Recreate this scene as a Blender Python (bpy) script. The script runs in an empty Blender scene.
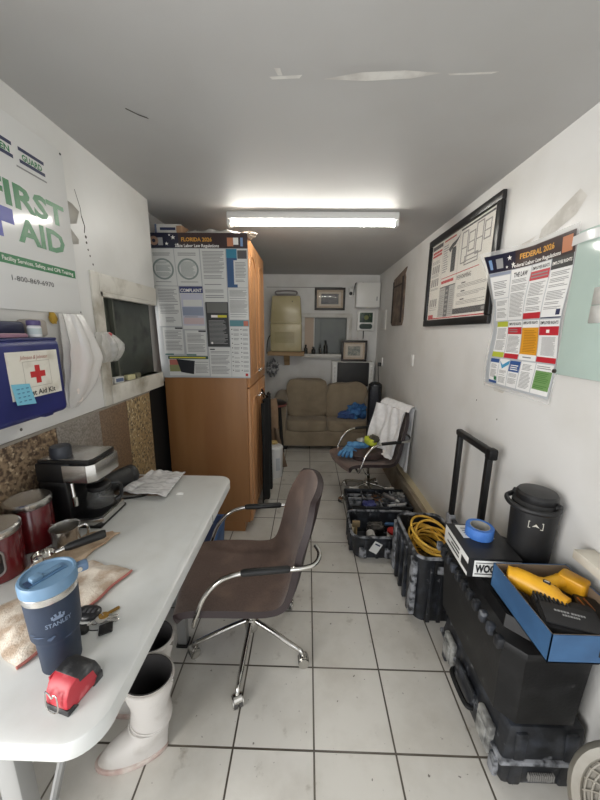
import bpy, bmesh, math, random
from mathutils import Vector, Matrix, noise
random.seed(7)
C = bpy.context.scene.collection
SC = bpy.context.scene
# ------------------------------------------------------------------ camera, world, light, exposure
CAM_H = 1.6598
f_px, pit, yaw, rol = 320.17, 0.2098, -0.0223, 0.0094
fw = Vector((math.sin(yaw)*math.cos(pit), math.cos(yaw)*math.cos(pit), -math.sin(pit)))
r0 = Vector((math.cos(yaw), -math.sin(yaw), 0)); u0 = r0.cross(fw)
rr = r0*math.cos(rol) + u0*math.sin(rol); uu = -r0*math.sin(rol) + u0*math.cos(rol)
cd = bpy.data.cameras.new('camera'); cam = bpy.data.objects.new('camera', cd); C.objects.link(cam)
cd.sensor_fit = 'HORIZONTAL'; cd.sensor_width = 36; cd.lens = f_px/600*36; cd.clip_start = 0.02
M = Matrix((rr, uu, -fw)).transposed().to_4x4(); M.translation = (0, 0, CAM_H)
cam.matrix_world = M
SC.camera = cam
w = bpy.data.worlds.new('sky'); SC.world = w; w.use_nodes = True
w.node_tree.nodes['Background'].inputs[0].default_value = (0.80, 0.88, 1.0, 1)
w.node_tree.nodes['Background'].inputs[1].default_value = 1.0
def area(name, loc, rot, sx, sy, power, col=(1, 1, 1), spread=180):
    l = bpy.data.lights.new(name, 'AREA'); l.shape = 'RECTANGLE'; l.size = sx; l.size_y = sy
    l.energy = power; l.color = col; l.spread = math.radians(spread)
    o = bpy.data.objects.new(name, l); C.objects.link(o); o.location = loc; o.rotation_euler = rot
    return o
# daylight through the doorway behind the camera
area('doorway_daylight', (-2.0, -1.0, 1.6), (math.radians(87), 0, math.radians(-50)), 1.6, 2.0, 76, (1.0, 0.972, 0.93))
area('front_daylight', (0.30, -1.30, 1.25), (math.radians(88), 0, 0), 1.4, 2.0, 10, (1.0, 0.98, 0.955))
TUBE = 45            # emission of the ceiling tube
SC.view_settings.view_transform = 'Standard'; SC.view_settings.look = 'None'
SC.view_settings.exposure = 0.42; SC.view_settings.gamma = 1.0; SC.view_settings.use_curve_mapping = False
SC.cycles.max_bounces = 8; SC.cycles.diffuse_bounces = 5; SC.cycles.use_denoising = True
SC.cycles.sample_clamp_indirect = 4.0

XL, XR, YB, ZC = -1.046, 1.042, 4.97, 2.482
T = 0.915   # table top
PI = math.pi
# ------------------------------------------------------------------ materials
def lin(c):
    return tuple(((v/255)/12.92 if v/255 <= .04045 else ((v/255+.055)/1.055)**2.4) for v in c)
MATS = {}
def mat(name, col, rough=.5, metal=0, col2=None, nscale=20, nrange=(.4, .6), bump=0, bscale=80, emit=0, alpha=1, trans=0,
        coat=0, detail=6, stretch=None, spec=.5, col3=None, n3scale=4, n3range=(.55, .7), sheen=0):
    if name in MATS: return MATS[name]
    m = bpy.data.materials.new(name); m.use_nodes = True; nt = m.node_tree; N = nt.nodes; L = nt.links
    p = N['Principled BSDF']
    p.inputs['Base Color'].default_value = (*lin(col), 1)
    p.inputs['Roughness'].default_value = rough; p.inputs['Metallic'].default_value = metal
    p.inputs['Specular IOR Level'].default_value = spec
    p.inputs['Alpha'].default_value = alpha; p.inputs['Transmission Weight'].default_value = trans
    p.inputs['Coat Weight'].default_value = coat; p.inputs['Sheen Weight'].default_value = sheen
    if emit:
        p.inputs['Emission Color'].default_value = (*lin(col), 1); p.inputs['Emission Strength'].default_value = emit
    tc = N.new('ShaderNodeTexCoord'); vec = tc.outputs['Object']
    if stretch:
        mp = N.new('ShaderNodeMapping'); mp.inputs['Scale'].default_value = stretch; L.new(vec, mp.inputs[0]); vec = mp.outputs[0]
    def nz(scale, rng, det=detail):
        n = N.new('ShaderNodeTexNoise'); n.inputs['Scale'].default_value = scale; n.inputs['Detail'].default_value = det
        L.new(vec, n.inputs['Vector'])
        r = N.new('ShaderNodeMapRange'); r.inputs[1].default_value, r.inputs[2].default_value = rng
        L.new(n.outputs['Fac'], r.inputs[0]); return r.outputs[0]
    cur = None
    if col2:
        mx = N.new('ShaderNodeMix'); mx.data_type = 'RGBA'; L.new(nz(nscale, nrange), mx.inputs[0])
        mx.inputs[6].default_value = (*lin(col), 1); mx.inputs[7].default_value = (*lin(col2), 1); cur = mx.outputs[2]
        if col3:
            m3 = N.new('ShaderNodeMix'); m3.data_type = 'RGBA'; L.new(nz(n3scale, n3range), m3.inputs[0])
            L.new(cur, m3.inputs[6]); m3.inputs[7].default_value = (*lin(col3), 1); cur = m3.outputs[2]
        L.new(cur, p.inputs['Base Color'])
    if bump:
        b = N.new('ShaderNodeBump'); b.inputs['Strength'].default_value = bump; b.inputs['Distance'].default_value = .01
        n = N.new('ShaderNodeTexNoise'); n.inputs['Scale'].default_value = bscale; n.inputs['Detail'].default_value = 4
        L.new(vec, n.inputs['Vector']); L.new(n.outputs['Fac'], b.inputs['Height']); L.new(b.outputs[0], p.inputs['Normal'])
    MATS[name] = m; return m

def floor_mat():
    m = bpy.data.materials.new('floor tile'); m.use_nodes = True; nt = m.node_tree; N = nt.nodes; L = nt.links
    p = N['Principled BSDF']; tc = N.new('ShaderNodeTexCoord')
    mp = N.new('ShaderNodeMapping'); mp.inputs['Location'].default_value = (-.0485, -.974, 0); L.new(tc.outputs['Object'], mp.inputs[0])
    br = N.new('ShaderNodeTexBrick'); br.offset = 0; br.squash = 1
    for k, v in (('Scale', 1), ('Mortar Size', .0042), ('Mortar Smooth', .15), ('Bias', 0), ('Brick Width', .33), ('Row Height', .33)):
        br.inputs[k].default_value = v
    br.inputs['Color1'].default_value = (*lin((202, 199, 191)), 1); br.inputs['Color2'].default_value = (*lin((210, 207, 200)), 1)
    br.inputs['Mortar'].default_value = (*lin((74, 68, 60)), 1)
    L.new(mp.outputs[0], br.inputs['Vector'])
    def mixin(cur, scale, det, rng, col, amt, rough=.6):
        n = N.new('ShaderNodeTexNoise'); n.inputs['Scale'].default_value = scale; n.inputs['Detail'].default_value = det
        n.inputs['Roughness'].default_value = rough
        L.new(tc.outputs['Object'], n.inputs['Vector'])
        r = N.new('ShaderNodeMapRange'); r.inputs[1].default_value, r.inputs[2].default_value = rng; r.inputs[4].default_value = amt
        L.new(n.outputs['Fac'], r.inputs[0])
        mx = N.new('ShaderNodeMix'); mx.data_type = 'RGBA'; L.new(r.outputs[0], mx.inputs[0]); L.new(cur, mx.inputs[6])
        mx.inputs[7].default_value = (*lin(col), 1); return mx.outputs[2]
    c = mixin(br.outputs['Color'], 2.2, 8, (.45, .75), (150, 142, 128), .55)
    c = mixin(c, 9, 6, (.62, .74), (112, 100, 84), .5)
    c = mixin(c, 42, 3, (.70, .745), (62, 52, 44), .8, .5)
    L.new(c, p.inputs['Base Color'])
    p.inputs['Roughness'].default_value = .34
    b = N.new('ShaderNodeBump'); b.inputs['Strength'].default_value = .5; b.inputs['Distance'].default_value = .004; b.invert = True
    L.new(br.outputs['Fac'], b.inputs['Height']); L.new(b.outputs[0], p.inputs['Normal'])
    return m

wallp = mat('wall paint', (217, 216, 213), .42, col2=(206, 204, 199), nscale=2.2, nrange=(.45, .7), bump=.12, bscale=14)
wallb = mat('back wall paint', (208, 207, 204), .5, col2=(195, 193, 188), nscale=3, nrange=(.45, .7), bump=.1, bscale=16)
ceilp = mat('ceiling paint', (184, 183, 181), .55, col2=(176, 174, 171), nscale=1.5, nrange=(.4, .7), bump=.05, bscale=6)
plaster = mat('bare plaster', (220, 218, 212), .8, col2=(196, 192, 186), nscale=14, nrange=(.4, .65))
dirtywhite = mat('dirty white paint', (206, 202, 192), .5, col2=(150, 142, 126), nscale=7, nrange=(.5, .75))
trimw = mat('white trim', (202, 200, 194), .45, col2=(180, 176, 168), nscale=6, nrange=(.5, .7))
black = mat('black', (14, 14, 15), .5)
recess_shade = mat('black recess', (9, 9, 9), .8)
whitepl = mat('white plastic', (226, 226, 222), .35)
paper = mat('paper', (222, 221, 216), .55)
ink = mat('grey print', (134, 134, 134), .7)
inkd = mat('dark print', (38, 38, 40), .6)
chrome = mat('chrome', (205, 203, 198), .14, 1)
steel = mat('brushed steel', (206, 204, 200), .27, 1, bump=.05, bscale=200)
tablew = mat('white table laminate', (206, 207, 204), .3, col2=(194, 194, 189), nscale=6, nrange=(.5, .75), bump=.02, bscale=300)
greymetal = mat('grey powder coat', (150, 150, 148), .4, .3)
oak = mat('oak veneer', (158, 113, 70), .45, col2=(142, 97, 56), nscale=7, nrange=(.35, .65), stretch=(1, 1, .12), detail=8)
oaklight = mat('oak door', (190, 140, 96), .45, col2=(176, 124, 80), nscale=9, nrange=(.35, .65), stretch=(1, 1, .1), detail=8)
rubw = mat('white rubber', (204, 200, 195), .45, col2=(172, 165, 157), nscale=9, nrange=(.5, .75), col3=(168, 140, 132), n3scale=6, n3range=(.62, .75))
brownfab = mat('brown tweed', (112, 90, 78), .9, col2=(80, 62, 54), nscale=260, nrange=(.35, .65), bump=.25, bscale=400, sheen=.25, col3=(130, 106, 92), n3scale=7, n3range=(.5, .8))
brownedge = mat('brown vinyl edge', (44, 32, 32), .55)
taupe = mat('taupe upholstery', (146, 132, 110), .9, col2=(128, 114, 94), nscale=6, nrange=(.4, .7), bump=.2, bscale=120, sheen=.2)
dusty = mat('dusty black plastic', (24, 26, 30), .45, col2=(60, 64, 72), nscale=12, nrange=(.5, .75), col3=(160, 162, 166), n3scale=18, n3range=(.63, .82), bump=.08, bscale=60)
cleanblk = mat('black tool plastic', (13, 13, 14), .5, spec=.3, col2=(32, 32, 33), nscale=14, nrange=(.5, .8), bump=.06, bscale=90, col3=(92, 92, 92), n3scale=13, n3range=(.66, .82))
dustyedge = mat('chalky scuffed edge', (136, 138, 142), .6, col2=(36, 38, 42), nscale=22, nrange=(.44, .6))

# ------------------------------------------------------------------ mesh builder
class MB:
    def __init__(s): s.v = []; s.f = []; s.fm = []; s.mats = []; s.warp = None; s.warpu = None
    def mi(s, m):
        if m not in s.mats: s.mats.append(m)
        return s.mats.index(m)
    def add(s, vs, fs, m, X=None):
        o = len(s.v)
        for v in vs:
            v = Vector(v)
            if X is not None: v = X @ v
            s.v.append(v)
        k = s.mi(m)
        for f in fs: s.f.append([o+i for i in f]); s.fm.append(k)
    def addbm(s, bm, m, X=None):
        bm.verts.index_update()
        s.add([v.co for v in bm.verts], [[v.index for v in f.verts] for f in bm.faces], m, X); bm.free()
    def box(s, x0, x1, y0, y1, z0, z1, m, bev=0, X=None, seg=2):
        bm = bmesh.new(); bmesh.ops.create_cube(bm, size=1)
        for v in bm.verts:
            v.co = Vector(((x0+x1)/2+v.co.x*(x1-x0), (y0+y1)/2+v.co.y*(y1-y0), (z0+z1)/2+v.co.z*(z1-z0)))
        if bev: bmesh.ops.bevel(bm, geom=list(bm.edges), offset=bev, segments=seg, profile=.5, affect='EDGES')
        s.addbm(bm, m, X)
    def taper(s, lo, hi, z0, z1, m, X=None, bev=0):     # rect lo (x0,x1,y0,y1) at z0 to hi at z1
        bm = bmesh.new()
        P = []
        for (q, z) in ((lo, z0), (hi, z1)):
            for (x, y) in ((q[0], q[2]), (q[1], q[2]), (q[1], q[3]), (q[0], q[3])): P.append(bm.verts.new((x, y, z)))
        for f in ((3, 2, 1, 0), (4, 5, 6, 7), (0, 1, 5, 4), (1, 2, 6, 5), (2, 3, 7, 6), (3, 0, 4, 7)): bm.faces.new([P[i] for i in f])
        if bev: bmesh.ops.bevel(bm, geom=list(bm.edges), offset=bev, segments=2, profile=.5, affect='EDGES')
        s.addbm(bm, m, X)
    def tube(s, pts, r, m, n=8, closed=False, X=None, caps=True):
        P = [Vector(p) for p in pts]; k = len(P); R = r if isinstance(r, (list, tuple)) else [r]*k
        vs = []; fs = []; up = None
        for i, p in enumerate(P):
            a = P[i-1] if (i or closed) else p; b = P[(i+1) % k] if (i < k-1 or closed) else p
            t = (b-a).normalized()
            if up is None: up = t.orthogonal().normalized()
            up = (up - t*up.dot(t))
            up = up.normalized() if up.length > 1e-6 else t.orthogonal().normalized()
            q = t.cross(up)
            for j in range(n):
                an = 2*PI*j/n; vs.append(p+up*R[i]*math.cos(an)+q*R[i]*math.sin(an))
        for i in range(k if closed else k-1):
            for j in range(n):
                a = i*n+j; b = i*n+(j+1) % n; i2 = (i+1) % k
                fs.append([a, b, i2*n+(j+1) % n, i2*n+j])
        if caps and not closed:
            fs.append(list(range(n))[::-1]); fs.append([(k-1)*n+j for j in range(n)])
        s.add(vs, fs, m, X)
    def cyl(s, a, b, r, m, r2=None, n=20, X=None):
        s.tube([a, b], [r, r if r2 is None else r2], m, n, X=X)
    def lathe(s, prof, m, n=28, X=None, sx=1, sy=1):
        vs = []; fs = []
        for (r, z) in prof:
            for j in range(n): an = 2*PI*j/n; vs.append((r*sx*math.cos(an), r*sy*math.sin(an), z))
        for i in range(len(prof)-1):
            for j in range(n): fs.append([i*n+j, i*n+(j+1) % n, (i+1)*n+(j+1) % n, (i+1)*n+j])
        if prof[0][0] > 1e-5: fs.append(list(range(n))[::-1])
        if prof[-1][0] > 1e-5: fs.append([(len(prof)-1)*n+j for j in range(n)])
        s.add(vs, fs, m, X)
    def prism(s, poly, z0, z1, m, X=None, bev=0):
        bm = bmesh.new(); a = [bm.verts.new((x, y, z0)) for x, y in poly]; b = [bm.verts.new((x, y, z1)) for x, y in poly]
        k = len(poly); bm.faces.new(a[::-1]); bm.faces.new(b)
        for i in range(k): bm.faces.new([a[i], a[(i+1) % k], b[(i+1) % k], b[i]])
        bmesh.ops.recalc_face_normals(bm, faces=bm.faces)
        if bev:
            es = [e for e in bm.edges if abs(e.verts[0].co.z-e.verts[1].co.z) < 1e-7]
            bmesh.ops.bevel(bm, geom=es, offset=bev, segments=2, profile=.5, affect='EDGES')
        s.addbm(bm, m, X)
    def surf(s, fn, nu, nv, m, th=0, X=None, m2=None):
        G = [[Vector(fn(i/nu, j/nv)) for j in range(nv+1)] for i in range(nu+1)]
        W = nv+1; vs = [p for row in G for p in row]
        fs = [[i*W+j, (i+1)*W+j, (i+1)*W+j+1, i*W+j+1] for i in range(nu) for j in range(nv)]
        if th:
            B = []
            for i in range(nu+1):
                for j in range(nv+1):
                    du = G[min(i+1, nu)][j]-G[max(i-1, 0)][j]; dv = G[i][min(j+1, nv)]-G[i][max(j-1, 0)]
                    nn = du.cross(dv); nn = nn.normalized() if nn.length > 1e-9 else Vector((0, 0, 1))
                    B.append(G[i][j]-nn*th)
            o = len(vs)
            back = [[f[3]+o, f[2]+o, f[1]+o, f[0]+o] for f in fs]
            rim = [i*W for i in range(nu+1)] + [nu*W+j for j in range(1, nv+1)] + [i*W+nv for i in range(nu-1, -1, -1)] + [j for j in range(nv-1, 0, -1)]
            k = len(rim); side = [[rim[(q+1) % k], rim[q], rim[q]+o, rim[(q+1) % k]+o] for q in range(k)]
            off = len(s.v); s.add(vs+B, fs, m, X)
            k2 = s.mi(m2 or m)
            for f in back+side: s.f.append([off+i for i in f]); s.fm.append(k2)
        else: s.add(vs, fs, m, X)
    def blob(s, c, r, m, e=1.0, nu=20, nv=12, X=None, rough=0, rs=6, seed=0):   # superellipsoid
        def pw(a): return math.copysign(abs(a)**e, a)
        vs = []; fs = []
        for i in range(nv+1):
            la = -PI/2+PI*i/nv
            for j in range(nu):
                lo = 2*PI*j/nu
                d = Vector((pw(math.cos(la))*pw(math.cos(lo)), pw(math.cos(la))*pw(math.sin(lo)), pw(math.sin(la))))
                k = 1+rough*noise.noise(d*rs*.5+Vector((seed, seed*2, 0))) if rough else 1
                vs.append((c[0]+r[0]*d.x*k, c[1]+r[1]*d.y*k, c[2]+r[2]*d.z*k))
        for i in range(nv):
            for j in range(nu): fs.append([i*nu+j, i*nu+(j+1) % nu, (i+1)*nu+(j+1) % nu, (i+1)*nu+j])
        s.add(vs, fs, m, X)
    # flat print: u right, v up, w out of the sheet (local x, z, -y)
    def rect(s, u0, v0, u1, v1, wd, m, step=.016):
        nu = max(1, int(abs(u1-u0)/step)) if s.warp else 1; nv = max(1, int(abs(v1-v0)/step)) if s.warp else 1
        def fn(a, b):
            u = u0+(u1-u0)*a; v = v0+(v1-v0)*b
            return s.P(u, v, wd)
        s.surf(fn, nu, nv, m)
    def P(s, u, v, wd):
        u2 = u+(s.warpu(u, v) if s.warpu else 0)
        return (u2, -(wd+(s.warp(u, v) if s.warp else 0)), v)
    def poly(s, pts, wd, m):
        s.add([s.P(u, v, wd) for u, v in pts], [list(range(len(pts)))], m)
    def lines(s, u0, v0, u1, v1, n, wd, m, fill=.45, rag=.25):
        h = (v1-v0)/n
        for i in range(n):
            if random.random() < .08: continue
            b = v1-(i+1)*h+h*(1-fill)/2
            s.rect(u0, b, u1-(u1-u0)*rag*random.random()**2, b+h*fill, wd, m)
    def ring(s, cu, cv, r0, r1, wd, m, n=32):
        vs = []; fs = []
        for j in range(n):
            a = 2*PI*j/n
            for r in (r0, r1): vs.append(s.P(cu+r*math.cos(a), cv+r*math.sin(a), wd))
        for j in range(n): k = (j+1) % n; fs.append([2*j, 2*j+1, 2*k+1, 2*k])
        s.add(vs, fs, m)
    def text(s, t, u, v, h, m, wd=.0008, width=None, align='L', bold=0, shear=0, X=None):
        cu = bpy.data.curves.new('t', 'FONT'); cu.body = t; cu.size = 1; cu.offset = bold; cu.shear = shear; cu.resolution_u = 2
        o = bpy.data.objects.new('t', cu); C.objects.link(o)
        bpy.context.view_layer.update()
        me = bpy.data.meshes.new_from_object(o.evaluated_get(bpy.context.evaluated_depsgraph_get()))
        vs = [v_.co.copy() for v_ in me.vertices]; fs = [list(p.vertices) for p in me.polygons]
        bpy.data.objects.remove(o); bpy.data.curves.remove(cu); bpy.data.meshes.remove(me)
        if not vs: return
        x0 = min(p.x for p in vs); x1 = max(p.x for p in vs)
        ky = h/.73; kx = ky if width is None else width/(x1-x0)
        if align == 'C': u -= (x1-x0)*kx/2
        out = [s.P(u+(p.x-x0)*kx, v+p.y*ky, wd) for p in vs]
        s.add(out, fs, m, X)
    def build(s, name, parent=None, loc=None, rotz=0, ang=38, flip=True):
        me = bpy.data.meshes.new(name); me.from_pydata([tuple(v) for v in s.v], [], s.f)
        for m in s.mats: me.materials.append(m)
        me.polygons.foreach_set('material_index', s.fm)
        me.polygons.foreach_set('use_smooth', [True]*len(s.f))
        me.update(); me.set_sharp_from_angle(angle=math.radians(ang))
        o = bpy.data.objects.new(name, me); C.objects.link(o)
        if parent: o.parent = parent
        if loc is not None: o.location = loc
        if rotz: o.rotation_euler = (0, 0, rotz)
        return o

def tag(o, label, cat, group=None, kind=None):
    o['label'] = label; o['category'] = cat
    if group: o['group'] = group
    if kind: o['kind'] = kind
    return o
def thing(name, label, cat, loc=(0, 0, 0), rotz=0, group=None):
    o = bpy.data.objects.new(name, None); C.objects.link(o); o.empty_display_size = .05
    o.location = loc; o.rotation_euler = (0, 0, rotz)
    return tag(o, label, cat, group)
def struct(o): o['kind'] = 'structure'; return o
def dup(root, loc, rotz, label, group=None):
    r = root.copy(); C.objects.link(r); r.location = loc; r.rotation_euler = (0, 0, rotz); r['label'] = label
    if group: r['group'] = group
    for ch in list(root.children):
        c = ch.copy(); C.objects.link(c); c.parent = r
        for g in list(ch.children):
            d = g.copy(); C.objects.link(d); d.parent = c
    return r
def smooth_path(pts, n=6, closed=False):
    P = [Vector(p) for p in pts]; out = []; k = len(P)
    for i in range(k if closed else k-1):
        g = lambda q: P[q % k] if closed else P[max(0, min(k-1, q))]
        a, b, c, d = g(i-1), g(i), g(i+1), g(i+2)
        for j in range(n):
            t = j/n
            out.append(.5*((2*b)+(c-a)*t+(2*a-5*b+4*c-d)*t*t+(3*b-a-3*c+d)*t**3))
    if not closed: out.append(P[-1])
    return out
def rrect(x0, x1, y0, y1, r, n=6):
    out = []
    for cx, cy, a0 in ((x1-r, y1-r, 0), (x0+r, y1-r, 90), (x0+r, y0+r, 180), (x1-r, y0+r, 270)):
        for i in range(n+1):
            a = math.radians(a0+90*i/n); out.append((cx+r*math.cos(a), cy+r*math.sin(a)))
    return out
def RX(o, ax, an): return Matrix.Translation(o) @ Matrix.Rotation(an, 4, ax)
LW, RW = PI/2, -PI/2     # rotations of things hung on the left / right wall

# ================================================================== SETTING
b = MB(); b.box(-1.5, 1.2, -1.7, 5.1, -.06, 0, floor_mat()); struct(b.build('floor'))
b = MB(); b.box(-1.5, 1.2, -1.2, 5.1, ZC, ZC+.08, ceilp)
# peeled streaks in the ceiling paint
def cpatch(pts, m, dz=.0015): b.add([(x, y, ZC-dz) for x, y in pts], [list(range(len(pts)))[::-1]], m)
cpatch([(.04, 1.262), (.16, 1.235), (.30, 1.228), (.42, 1.24), (.33, 1.262), (.18, 1.272)], plaster)
cpatch([(-.14, 1.25), (-.03, 1.243), (-.04, 1.258), (-.13, 1.262)], plaster)
cpatch([(.44, 1.243), (.60, 1.236), (.58, 1.246), (.45, 1.25)], plaster)
cpatch([(-.12, 1.215), (-.10, 1.215), (-.095, 1.245), (-.11, 1.245)], plaster)
crk = mat('crack', (80, 76, 70), .9)
cpatch([(-.70, 1.395), (-.672, 1.43), (-.645, 1.45), (-.642, 1.462), (-.672, 1.44), (-.705, 1.40)], crk)
struct(b.build('ceiling'))

b = MB()
wy0, wy1, wz0, wz1 = 1.65, 2.40, 1.372, 1.848           # window opening
b.box(XL-.1, XL, .40, wy0, 1.268, ZC, wallp); b.box(XL-.1, XL, -1.2, .40, 2.36, ZC, wallp); b.box(XL-.1, XL, -1.2, -1.1, 0, 2.36, wallp); b.box(XL-.1, XL, wy0, 2.26, wz1, ZC, wallp)
b.box(XL-.1, XL, wy0, 2.26, 1.268, wz0, wallp)
b.box(XL-.1, XL-.006, .40, 2.05, 0, 1.268, wallp)
b.box(XL-.2, XL-.1, 2.2, 5.1, 0, ZC, wallp)
for (y, z, s_) in ((1.60, 2.06, .006), (1.606, 2.03, .005), (1.615, 2.005, .005), (1.60, 2.085, .007), (1.63, 1.97, .005), (1.10, 1.30, .006)):
    b.blob((XL+.0005, y, z), (.001, s_, s_), crk, nu=8, nv=6)
b.tube([(XL+.0005, 1.585, 2.17), (XL+.0005, 1.60, 2.13), (XL+.0005, 1.592, 2.10)], .0022, crk, 5)
b.tube([(XL+.0005, 1.56, 2.27), (XL+.0005, 1.585, 2.20), (XL+.0005, 1.585, 2.17)], .0012, crk, 5)
struct(b.build('wall_left'))
b = MB(); b.box(XL-.12, XL-.1, 2.05, 2.30, 0, 1.27, recess_shade); b.box(XL-.12, XL-.006, 2.045, 2.052, 0, 1.27, recess_shade)  # black panels paint in the darkness of the gap beside the cabinet
b.box(XL-.1, XL-.004, 2.052, 2.26, 1.262, 1.268, recess_shade); b.box(XL-.099, XL-.09, 2.05, 3.4, 0, 1.262, recess_shade)
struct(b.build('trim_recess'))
b = MB(); b.box(XR, XR+.1, -1.2, 5.1, 0, ZC, wallp)
scr = mat('grey scraped paint', (190, 186, 178), .7, col2=(205, 202, 195), nscale=20)
b.add([(XR-.001, y, z) for y, z in ((1.40, 2.21), (1.36, 2.17), (1.40, 2.12), (1.50, 2.085), (1.60, 2.075), (1.59, 2.12), (1.50, 2.165))], [list(range(7))], scr)
b.add([(XR-.001, y, z) for y, z in ((1.62, 2.10), (1.70, 2.06), (1.78, 2.05), (1.72, 2.09))], [list(range(4))], scr)
b.add([(XR-.001, y, z) for y, z in ((1.66, 1.39), (1.72, 1.38), (1.80, 1.37), (1.78, 1.35), (1.70, 1.35))], [list(range(5))], scr)
for (y, z) in ((1.72, 1.20), (1.95, 1.26), (1.88, 1.02)): b.blob((XR-.0005, y, z), (.001, .005, .005), crk, nu=8, nv=6)
struct(b.build('wall_right'))
b = MB(); b.box(.952, XR, 1.5, YB, 0, .235, mat('beige kickboard', (150, 138, 120), .6, col2=(120, 108, 92), nscale=5, nrange=(.4, .7)))
b.box(.985, XR, 1.5, YB, .235, .25, mat('kickboard cap', (196, 182, 150), .5)); struct(b.build('baseboard_right'))
# back wall with the pass-through window
bx0, bx1, bz0, bz1 = -.05, .583, 1.335, 1.872
b = MB()
b.box(-1.25, bx0, YB, YB+.1, 0, ZC, wallb); b.box(bx1, 1.2, YB, YB+.1, 0, ZC, wallb)
b.box(bx0, bx1, YB, YB+.1, 0, bz0, wallb); b.box(bx0, bx1, YB, YB+.1, bz1, ZC, wallb)
b.box(-.62, .5, YB-.004, YB, 2.30, 2.306, crk); b.box(.745, .75, YB-.006, YB, .9, 2.0, dirtywhite)
struct(b.build('wall_back'))
b = MB()
for q in ((bx0-.06, bx0, bz0, bz1), (bx1, bx1+.075, bz0, bz1)): b.box(q[0], q[1], YB-.025, YB+.01, q[2], q[3], trimw, .004)
b.box(bx0-.06, bx1+.075, YB-.025, YB+.01, bz1, bz1+.06, trimw, .004)
b.box(-.10, bx1+.075, YB-.09, YB+.03, bz0-.06, bz0, trimw, .006)
o = struct(b.build('window_2'))
b = MB(); b.box(bx0, bx1, YB+.055, YB+.065, bz0, bz1, mat('grey frosted pane', (90, 95, 88), .35, col2=(82, 86, 82), nscale=3))
b.box(.19, .205, YB+.045, YB+.056, bz0, bz1, mat('pane seam', (90, 94, 92), .5))
b.box(bx0+.0, .09, YB+.03, YB+.05, bz0, bz1, mat('pink beige board', (188, 170, 152), .7)); b.box(.085, .10, YB+.02, YB+.05, bz0, bz1, trimw)
b.build('pane', o)
# front wall behind the camera with an open doorway
b = MB(); b.box(-1.25, -.45, -1.2, -1.1, 0, ZC, wallp); b.box(.98, 1.2, -1.2, -1.1, 0, ZC, wallp); b.box(-.45, .98, -1.2, -1.1, 2.25, ZC, wallp)
struct(b.build('wall_front'))
# window in the left wall
b = MB()
g = trimw
b.box(XL-.02, XL+.010, wy0-.062, wy0, wz0-.1, wz1+.09, dirtywhite, .003); b.box(XL-.02, XL+.008, wy0+.0002, 2.26, wz1, wz1+.09, dirtywhite, .003)
b.box(XL-.06, XL+.014, wy0-.06+.062, 2.26, wz0-.10, wz0, dirtywhite, .005)
b.box(XL-.03, XL+.006, wy0, wy0+.02, wz0, wz1, dirtywhite); b.box(XL-.03, XL+.006, wy0, 2.26, wz1-.022, wz1, dirtywhite)
o = struct(b.build('window_1'))
b = MB(); b.box(XL-.06, XL-.052, wy0, 2.26, wz0, wz1, mat('grimy dark pane', (52, 56, 50), .28, col2=(70, 74, 66), nscale=5, nrange=(.45, .65), col3=(34, 36, 33), n3scale=9, n3range=(.5, .65)))
b.box(XL-.053, XL-.03, 1.80, 1.815, wz0, wz1-.02, mat('pane rail', (86, 88, 78), .5)); b.build('pane', o)
# granite splashback offcuts
gr = [mat('granite brown', (142, 122, 98), .3, col2=(78, 62, 50), nscale=62, nrange=(.44, .58), col3=(196, 176, 146), n3scale=60, n3range=(.58, .68)),
      mat('granite grey', (150, 144, 136), .3, col2=(120, 112, 104), nscale=120, nrange=(.4, .6)),
      mat('granite tan', (128, 106, 84), .3, col2=(98, 80, 64), nscale=110, nrange=(.4, .6)),
      mat('granite gold', (150, 128, 92), .3, col2=(70, 56, 42), nscale=60, nrange=(.5, .62), col3=(200, 184, 150), n3scale=50, n3range=(.56, .66))]
for i, (y0, y1) in enumerate(((.50, 1.248), (1.25, 1.528), (1.53, 1.773), (1.775, 2.045))):
    b = MB(); b.box(XL-.006, XL+.008, y0, y1, .60, 1.262, gr[i], .001); struct(b.build('trim_%d' % (i+1)))
b = MB(); b.box(XL-.004, XL+.01, .5, 2.05, 1.262, 1.272, mat('grout ridge', (140, 134, 124), .8)); struct(b.build('trim_5'))

# ceiling fluorescent fixture
t = thing('fluorescent_light', 'long white fluorescent tube fixture glowing on the grey ceiling', 'ceiling light', (0.022, 2.515, ZC), .012)
b = MB(); b.box(-.605, .605, -.058, .058, -.046, 0, whitepl, .006); b.build('housing', t)
tube_m = mat('lit tube', (255, 252, 243), .4, emit=TUBE)
b = MB(); b.cyl((-.585, -.012, -.064), (.585, -.012, -.064), .016, tube_m, n=16); b.build('tube', t)
for sx in (-1, 1):
    b = MB(); b.box(sx*.597-.014, sx*.597+.014, -.036, .03, -.084, -.012, whitepl, .005); b.build('end_socket', t)

# ================================================================== WALL-HUNG THINGS
green = mat('sign green', (30, 116, 66), .4); navy = mat('navy print', (34, 42, 78), .5); purple = mat('sign blue violet', (66, 72, 160), .4)
red = mat('red print', (188, 44, 46), .5); gold = mat('gold print', (214, 156, 62), .5); whitei = mat('white print', (236, 234, 228), .5)
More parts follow.
